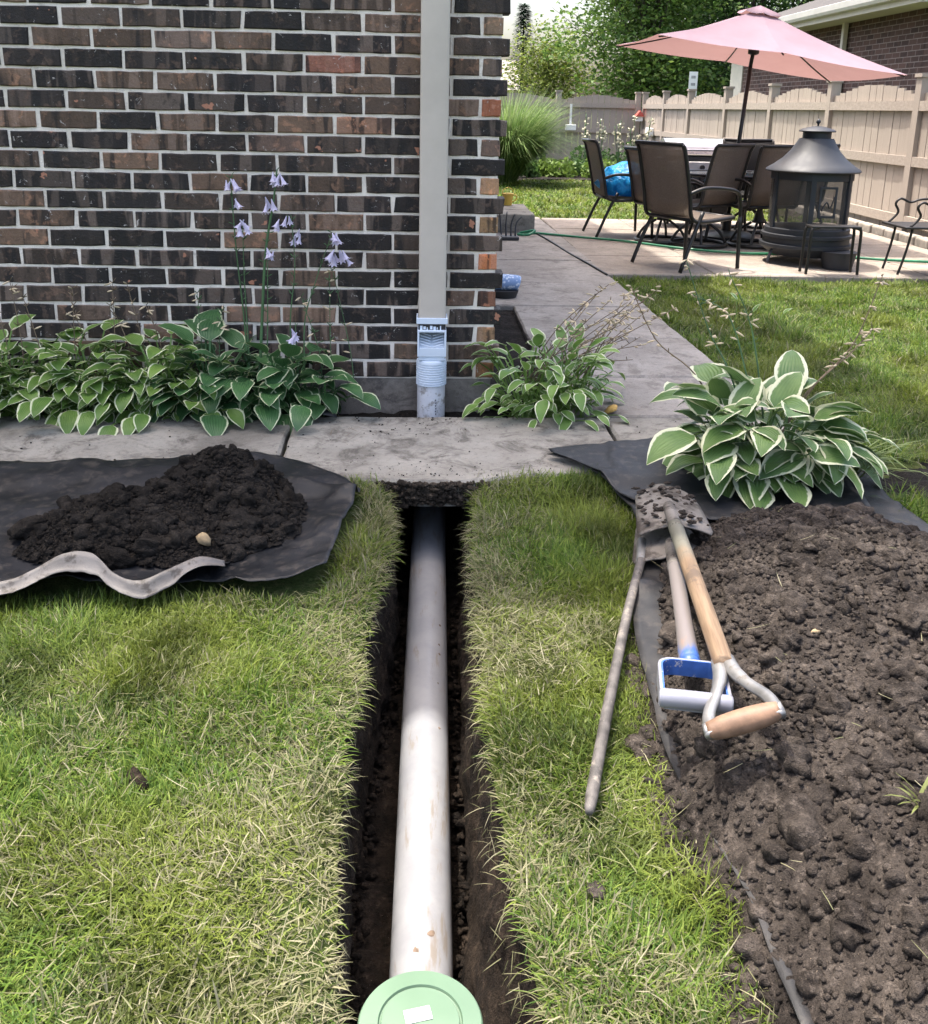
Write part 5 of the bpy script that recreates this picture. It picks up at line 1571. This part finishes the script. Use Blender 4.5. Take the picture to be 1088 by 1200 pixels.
# ------------------------------------------------------------------ fences
def mat_fence(name, c):
    t = NT(name)
    co = t.coord('Object', rnd=True)
    g = t.noise(t.coord('Object', scale=(6, 6, .5), rnd=True), 9, 5, .65)
    oi = t.n('ShaderNodeObjectInfo')
    c_ = t.mix(t.ramp(g, .35, .68), tuple(x * .82 for x in c), tuple(x * 1.1 for x in c))
    c_ = t.mix(t.math('MULTIPLY', oi.outputs['Random'], .3), c_, tuple(x * .72 for x in c))
    return t.done(t.bsdf(c_, .85, normal=t.bump(g, .3, .004), spec=.2))
M_FENCE = mat_fence('stained_fence', (.36, .31, .262))
def unit_board():
    return MB().bb(-.5, .5, -.5, .5, 0, 1).mesh('board', M_FENCE)
UB = unit_board()
def fence(label, posts, axis, side, htop=1.24, arch=.10, boards=12, post_h=1.385):
    """posts: positions along the axis; axis 'y' runs along Y at x=side, 'x' runs along X at y=side"""
    t = thing('fence', label, 'fence', (side, posts[0], LAWN_Z) if axis == 'y' else (posts[0], side, LAWN_Z))
    off = Vector(t.location)
    rr = random.Random(int(side * 10))
    def put(name, a, b, c0, c1, z0, z1):
        """a..b along the axis, c0..c1 across"""
        o = link(name, UB, t)
        ca = (a + b) / 2; cc = (c0 + c1) / 2
        if axis == 'y': o.location = Vector((cc, ca, z0)) - off; o.scale = (c1 - c0, b - a, z1 - z0)
        else: o.location = Vector((ca, cc, z0)) - off; o.scale = (b - a, c1 - c0, z1 - z0)
        return o
    for p in posts:
        put('post', p - .052, p + .052, side - .052, side + .052, LAWN_Z - .05, post_h)
        put('post_cap', p - .066, p + .066, side - .066, side + .066, post_h, post_h + .03)
    for a, b in zip(posts, posts[1:]):
        a2, b2 = min(a, b) + .055, max(a, b) - .055
        w = (b2 - a2) / boards
        for i in range(boards):
            s = (i + .5) / boards
            zt = htop + arch * math.sin(PI * s) + rr.uniform(-.006, .006)
            put('board', a2 + i * w + .004, a2 + (i + 1) * w - .004, side - .012 + rr.uniform(-.003, .003), side + .010, .03 + rr.uniform(-.01, .01), zt)
        for z in (.10, .62, 1.10):
            put('rail', a2, b2, side - .05, side - .016, z, z + .085)
    return t
fR = fence('beige board fence with arched panels along the right side of the yard', [4.95, 6.87, 8.81, 10.76, 12.6, 14.5, 16.5, 18.2, 19.9], 'y', 4.42, boards=13)
fB = fence('grey beige board fence across the back of the yard', [4.42 - .12, 2.72, 1.15, -.5, -2.1], 'x', 20.0, boards=12)
# mulch strip and edging stones under the side fence
P = []
for y in np.linspace(5.6, 19.8, 90):
    P.append([(float(x), float(y), -.028 + .03 * float(fbm(x, y, 4, 271)) + .012 * float(fbm(x, y, 15, 273))) for x in np.linspace(3.96, 4.5, 12)])
tag(MB().grid([r[::-1] for r in P]).build('planting_bed', M_SOIL_DRY, smooth=True), kind='structure')
M_EDGE = simple('edging_stone', (.28, .25, .21), .9, var=.25, vscale=14, bscale=60, bstr=.4, rnd=True)
em_ = MB().box((0, 0, 0), (.10, .26, .09)).mesh('edging_stone', M_EDGE)
for k in range(14):
    o = link('edging_stone', em_); o.location = (4.30 + random.uniform(-.01, .01), 7.6 + k * .28, .012); o.rotation_euler = (0, 0, random.uniform(-.06, .06))
    b = o.modifiers.new('bevel', 'BEVEL'); b.width = .015; b.segments = 2
    tag(o, ORD[k] + ' grey edging stone from the near end, at the foot of the side fence', 'edging stone', 'edging stones along the side fence')
# little boxes on the fence posts
M_WHITE = simple('white_paint', (.72, .72, .70), .6, var=.05)
M_REDP = simple('red_paint', (.5, .09, .07), .6, var=.1)
fd = thing('bird_feeder', 'white box feeder hung on a post of the back fence', 'bird feeder', (2.96, 19.86, .66))
MB().bb(-.10, .10, -.07, .05, 0, .11).build('tray', M_WHITE, fd, bevel=.008)
MB().bb(-.02, .02, .03, .055, .1, .5).build('hanger', M_WHITE, fd)
bh = thing('bird_house', 'small red roofed bird house at the fence corner', 'bird house', (4.30, 19.80, .86))
MB().bb(-.06, .06, -.06, .06, 0, .10).build('box', M_WHITE, bh)
MB().add([(-.09, -.09, .09), (.09, -.09, .09), (.09, .09, .09), (-.09, .09, .09), (0, -.09, .2), (0, .09, .2)], [(0, 1, 4), (2, 3, 5), (1, 2, 5, 4), (3, 0, 4, 5), (3, 2, 1, 0)]).build('roof', M_REDP, bh)
wb = thing('planter_box', 'small white box hung on the side fence near the corner', 'box', (4.33, 18.9, .60))
MB().bb(-.06, .03, -.16, .16, 0, .15).build('tub', M_WHITE, wb, bevel=.01)
sg = thing('sign_post', 'narrow white sign on a post beyond the side fence', 'sign', (6.3, 23.5, LAWN_Z))
MB().tube([(0, 0, 0), (0, 0, 1.5)], .025, 8).build('post', M_WHITE, sg)
MB().bb(-.10, .10, -.03, -.027, 1.45, 2.0).build('panel', M_WHITE, sg)
for z in (1.88, 1.72, 1.56):
    MB().bb(-.05, .05, -.0335, -.0305, z - .03, z + .03).build('mark', simple('sign_grey', (.3, .3, .3), .7), sg)

# ------------------------------------------------------------------ neighbour's house
nb_ = thing('neighbour_house', 'low dark brick house with pale eave behind the side fence', 'house', (6.0, 11.9, 0))
M_NB = mat_brickwall('neighbour_brick', (.05, .03, .027), (.11, .062, .052), (.23, .19, .175), flip=True)
M_NBF = mat_brickwall('neighbour_brick_front', (.05, .03, .027), (.11, .062, .052), (.23, .19, .175))
M_TRIM = simple('eave_paint', (.56, .52, .46), .7, var=.05)
M_SIDING = simple('cream_siding', (.60, .56, .48), .7, var=.05)
L0 = Vector((6.0, 11.9, 0))
# brick courses of the long wall stand a little proud, one by one where they can be told apart
MB().bb(0, .2, .2, 7.0, -.1, 2.4).build('side_wall', M_NB, nb_)
MB().bb(.003, 7, 0, .2, -.1, 2.4).build('front_wall', M_NBF, nb_)
for k in range(22):
    z = .1 + k * .105
    MB().box((.05, 7.35, z + .05), (.14, .68, .104), (0, -.05, 0)).build('siding_board', M_SIDING, nb_)
MB().bb(-.02, .05, 6.99, 7.06, -.1, 2.4).build('corner_trim', M_SIDING, nb_)
MB().bb(-.40, .3, -.45, 8.0, 2.30, 2.325).build('soffit', M_TRIM, nb_)
MB().bb(-.425, -.402, -.45, 8.0, 2.29, 2.43).build('fascia', M_TRIM, nb_)
MB().bb(-.402, 7, -.475, -.45, 2.29, 2.43).build('fascia', M_TRIM, nb_)
gp = MB(); P = []
for y in (-.5, 8.0):
    P.append([(-.427, y, 2.36), (-.50, y, 2.365), (-.52, y, 2.40), (-.53, y, 2.47), (-.50, y, 2.48), (-.49, y, 2.45)])
gp.grid(P).build('gutter', simple('gutter_white', (.62, .6, .56), .5, var=.05), nb_, solid=.006)
MB().add([(-.5, -.55, 2.44), (7, -.55, 2.44), (7, 8.1, 2.44), (-.5, 8.1, 2.44), (3.2, 2.5, 3.9), (3.4, 5.0, 3.9)], [(0, 1, 4), (1, 2, 5, 4), (2, 3, 5), (3, 0, 4, 5), (3, 2, 1, 0)]).build('roof', M_ROOF, nb_)
MB().bb(-.09, -.02, 2.4, 2.48, -.1, 2.3).build('drain_pipe', M_TRIM, nb_, bevel=.01)

# far house between the corner and the trees
fh = thing('far_house', 'distant pale roofed house at the left of the trees', 'house', (3.5, 60, 0))
MB().bb(-3, 2, 0, 6, -1, 2.2).build('wall', M_SIDING, fh)
MB().add([(-3.4, -.5, 2.1), (2.4, -.5, 2.1), (2.4, 6.5, 2.1), (-3.4, 6.5, 2.1), (-3.4, 3, 3.9), (2.4, 3, 3.9)], [(0, 1, 5, 4), (2, 3, 4, 5), (1, 2, 5), (3, 0, 4), (3, 2, 1, 0)]).build('roof', simple('pale_roof', (.3, .27, .23), .9), fh)
for x in (-1.6, .3, 1.3):
    w_ = MB().bb(x - .35, x + .35, -.04, -.002, .7, 1.8).build('window', M_WHITE, fh)
    MB().bb(x - .28, x + .28, -.06, -.042, .78, 1.72).build('pane', M_BLACKP, w_)

# ------------------------------------------------------------------ trees
M_BARK = simple('bark', (.07, .055, .045), .95, var=.35, vscale=6, bscale=25, bstr=.8, bdist=.03)
def tree(label, loc, h, crown, nleaf, cols, leaf=.12, seed=0, trunk_r=.16, trunk_h=.35, name='tree', holes=.35):
    """crown: list of (dx, dy, z, rx, ry, rz) lobes"""
    r = np.random.default_rng(seed); rr = random.Random(seed)
    t = thing(name, label, 'tree', loc)
    mb = MB()
    top = Vector((rr.uniform(-.2, .2), rr.uniform(-.2, .2), h * .8))
    sp_ = lerp_path([(0, 0, -.1), (rr.uniform(-.1, .1), 0, h * .25), (rr.uniform(-.2, .2), rr.uniform(-.2, .2), h * .5), tuple(top)], 5)
    mb.tube(sp_, [trunk_r * (1 - .8 * i / (len(sp_) - 1)) for i in range(len(sp_))], 10)
    for (dx, dy, z, rx, ry, rz) in crown:
        st = sp_[min(len(sp_) - 1, int(len(sp_) * min(.9, max(.2, (z - rz) / h))))]
        end = Vector((dx, dy, z + .2 * rz)); mid = st.lerp(end, .5) + Vector((0, 0, -.15 * (end - st).length * .3))
        lp = lerp_path([tuple(st), tuple(mid), tuple(end)], 4)
        mb.tube(lp, [trunk_r * .4 * (1 - .85 * i / (len(lp) - 1)) for i in range(len(lp))], 7)
        for q in range(4):
            a = rr.uniform(0, 6.28); e = end + Vector((math.cos(a) * rx * .8, math.sin(a) * ry * .8, rr.uniform(-.3, .7) * rz)); s0 = lp[rr.randrange(3, len(lp))]
            mb.tube([s0, s0.lerp(e, .5) + Vector((0, 0, .1)), e], [trunk_r * .13, trunk_r * .09, trunk_r * .03], 5)
    mb.build('trunk', M_BARK, t, smooth=True)
    vol = np.array([c[3] * c[4] * c[5] for c in crown]) ** .67; vol /= vol.sum()
    C = []; K = []
    for (c, f) in zip(crown, vol):
        ncl = max(6, int(f * nleaf / 26))
        d = r.normal(size=(ncl, 3)); d /= np.linalg.norm(d, axis=1)[:, None]
        rad = r.random(ncl) ** .42
        cc = d * rad[:, None] * np.array(c[3:6]) + np.array(c[:3])
        tone = r.uniform(.65, 1.25, ncl)
        for k in range(ncl):
            m = int(26 * r.uniform(.5, 1.5))
            pp = cc[k] + r.normal(0, 1, (m, 3)) * np.array([1, 1, .6]) * leaf * 2.4
            C.append(pp); K.append(np.full(m, tone[k]))
    C = np.concatenate(C); K = np.concatenate(K); n = len(C)
    R = rand_rot(n)
    # leaves lie mostly level: flatten their normals a little
    s = leaf * r.uniform(.6, 1.3, n)
    q = np.array([[-.5, 0, 0], [0, -.32, .06], [.5, 0, 0], [0, .32, .06]])
    V = np.einsum('nij,kj->nki', R, q) * s[:, None, None]
    V[:, :, 2] *= .7
    V = V + C[:, None, :]
    col = np.array(cols)[r.integers(0, len(cols), n)] * K[:, None] * r.uniform(.8, 1.2, n)[:, None]
    o = np_mesh('crown', V.reshape(-1, 3), np.arange(n * 4), np.full(n, 4), M_LEAFCARD, t, col=np.repeat(col, 4, 0))
    return t
GA = [(.10, .18, .036), (.135, .22, .05), (.075, .145, .03), (.165, .24, .055)]
GB = [(.06, .12, .034), (.085, .155, .044), (.05, .098, .028)]
GY = [(.17, .22, .04), (.21, .25, .055), (.13, .18, .035)]
def lobes(r_, n, R, z0, z1, w):
    q = random.Random(r_); out = []
    for i in range(n):
        z = z0 + (z1 - z0) * (i + .5) / n; k = math.sin(PI * min(.95, .15 + .8 * (i + .5) / n)) 
        a = q.uniform(0, 6.28); d = w * k * q.uniform(.3, .8)
        s = R * q.uniform(.75, 1.25)
        out.append((d * math.cos(a), d * math.sin(a) * .7, z, s * 1.15, s, s * .75))
    return out
GT = 'trees beyond the back fence'
t1 = tree('large green leafy tree standing behind the back fence', (5.75, 26.5, 0), 7.5, lobes(1, 24, 1.2, .9, 7.2, 2.1), 30000, GA, .14, 1, .12)
t2 = tree('darker dense tree behind the umbrella', (9.2, 28, 0), 8.0, lobes(2, 24, 1.45, .9, 7.6, 2.8), 30000, GB, .15, 2, .12)
t3 = tree('yellow green young tree next to the house corner', (3.75, 30, 0), 3.6, lobes(3, 12, .7, .6, 2.9, .95), 7000, GY, .12, 3, .06)
t4 = tree('shadowy tree furthest back between the other two', (8.6, 33, 0), 8.5, lobes(4, 18, 1.6, .8, 7.8, 2.6), 20000, GB, .19, 4, .12)
t5 = tree('tall tree over the roof of the neighbouring house', (13.0, 31, 0), 9.0, lobes(5, 16, 1.7, 1.0, 8.4, 2.8), 14000, GA, .19, 5, .12)
for t_ in (t1, t2, t3, t4, t5): t_['group'] = GT
# conifer against the sky
cf = thing('conifer_tree', 'small dark conifer against the sky at the house corner', 'tree', (4.55, 46, 0)); cf['group'] = GT
MB().tube([(0, 0, -.2), (0, 0, 3), (0, 0, 5.4)], [.14, .08, .01], 8).build('trunk', M_BARK, cf, smooth=True)
nn = 3600; rc = np.random.default_rng(9)
z = rc.random(nn) ** .8 * 5.2 + .3; a = rc.uniform(0, 6.28, nn); tier = .55 + .45 * ((z * 3.1) % 1.0)
rad = (5.6 - z) * .27 * (1 - .5 * ((z * 2.6) % 1.0)) * np.sqrt(rc.random(nn)) + .02
b = np.stack([rad * np.cos(a), rad * np.sin(a), z], -1)
o = blades_mesh('crown', b, rc.uniform(.2, .38, nn), rc.uniform(.04, .08, nn), a + rc.normal(0, .4, nn), rc.uniform(1.3, 1.8, nn), rc.uniform(-.2, .5, nn), np.tile([.028, .06, .035], (nn, 1)) * rc.uniform(.6, 1.3, nn)[:, None], parent=cf, mat=M_LEAFCARD)

# ------------------------------------------------------------------ back garden bed and ornamental grass
og = thing('ornamental_grass', 'tall feathery ornamental grass clump at the house corner', 'plant', (1.28, 14.9, LAWN_Z))
nn = 5200
a = RNG.uniform(0, 6.28, nn); rad = .13 * np.sqrt(RNG.random(nn))
b = np.stack([rad * np.cos(a), rad * np.sin(a), np.zeros(nn)], -1)
cc = np.array([(.12, .20, .05), (.18, .26, .08), (.24, .31, .13), (.09, .16, .04)])[RNG.integers(0, 4, nn)] * RNG.uniform(.7, 1.2, nn)[:, None]
o = blades_mesh('blades', b, RNG.uniform(.9, 1.75, nn), RNG.uniform(.006, .013, nn), a + RNG.normal(0, .5, nn), RNG.uniform(.02, .32, nn), RNG.uniform(.6, 2.1, nn), cc, parent=og)
tag(o, kind='stuff')
P = []
for y in np.linspace(15.75, 19.9, 24):
    P.append([(float(x), float(y), -.02 + .04 * float(fbm(x, y, 2, 281))) for x in np.linspace(-1.0, 4.4, 50)])
tag(MB().grid([r[::-1] for r in P]).build('planting_bed', M_SOIL_DARK, smooth=True), kind='structure')
rp = random.Random(55)
GP = 'low plants in the back bed'
def bush(label, loc, r, h, col, n, seed, leaf=.09, name='bed_plant'):
    rg = np.random.default_rng(seed)
    d = rg.normal(size=(n, 3)); d /= np.linalg.norm(d, axis=1)[:, None]; d[:, 2] = np.abs(d[:, 2])
    C = d * (rg.random(n) ** .45)[:, None] * np.array([r, r, h])
    q = np.array([[-.5, 0, 0], [0, -.3, .06], [.5, 0, 0], [0, .3, .06]])
    V = np.einsum('nij,kj->nki', rand_rot(n), q) * (leaf * rg.uniform(.6, 1.3, n))[:, None, None] + C[:, None, :]
    c = np.repeat(np.array(col) * rg.uniform(.6, 1.35, n)[:, None], 4, 0)
    o = np_mesh(name, V.reshape(-1, 3), np.arange(n * 4), np.full(n, 4), M_LEAFCARD, None, col=c)
    o.location = loc
    return tag(o, label, 'plant', GP)
spots = [(1.75, 16.2), (2.05, 16.4), (2.3, 16.2), (2.6, 16.5), (2.85, 16.2), (3.1, 16.45), (3.4, 16.25), (3.7, 16.4), (4.05, 16.3)]
for i, (x, y) in enumerate(spots):
    bush(ORD[i] + ' low leafy plant from the left in the front row of the back bed', (x, y, 0), rp.uniform(.2, .28), rp.uniform(.22, .34), (.12, .19, .035) if i % 3 else (.06, .12, .03), 300, 500 + i)
for i, (x, y, h) in enumerate(((2.0, 18.2, .45), (3.0, 18.3, .45), (3.45, 18.8, .4), (3.9, 18.4, .55))):
    bush(ORD[i] + ' taller green plant from the left in the back row of the back bed', (x, y, 0), .35, h, (.05, .10, .03), 350, 540 + i)
M_CREAM = simple('flower_cream', (.5, .47, .33), .8)
for i, x in enumerate((2.9, 3.15, 3.5, 3.75, 3.95)):
    tw = thing('tall_perennial', ORD[i] + ' thin tall perennial with whitish flowers from the left, before the back fence', 'plant', (x, 17.6, 0), 0, 'tall perennials in the back bed')
    for q in range(3):
        dx = rp.uniform(-.12, .12); zt = rp.uniform(.65, 1.05)
        MB().tube(lerp_path([(0, 0, 0), (dx * .4, 0, zt * .5), (dx, 0, zt)], 4), .006, 5).build('stem', M_STEM, tw, smooth=True)
        m_ = MB()
        for e in range(9):
            zz = zt * rp.uniform(.55, 1.0); a = rp.uniform(0, 6.28); m_.box((dx * zz / zt + .05 * math.cos(a), .05 * math.sin(a), zz), (.03, .03, .03), (a, a * 2, a))
        tag(m_.build('flowers', M_CREAM, tw), kind='stuff')
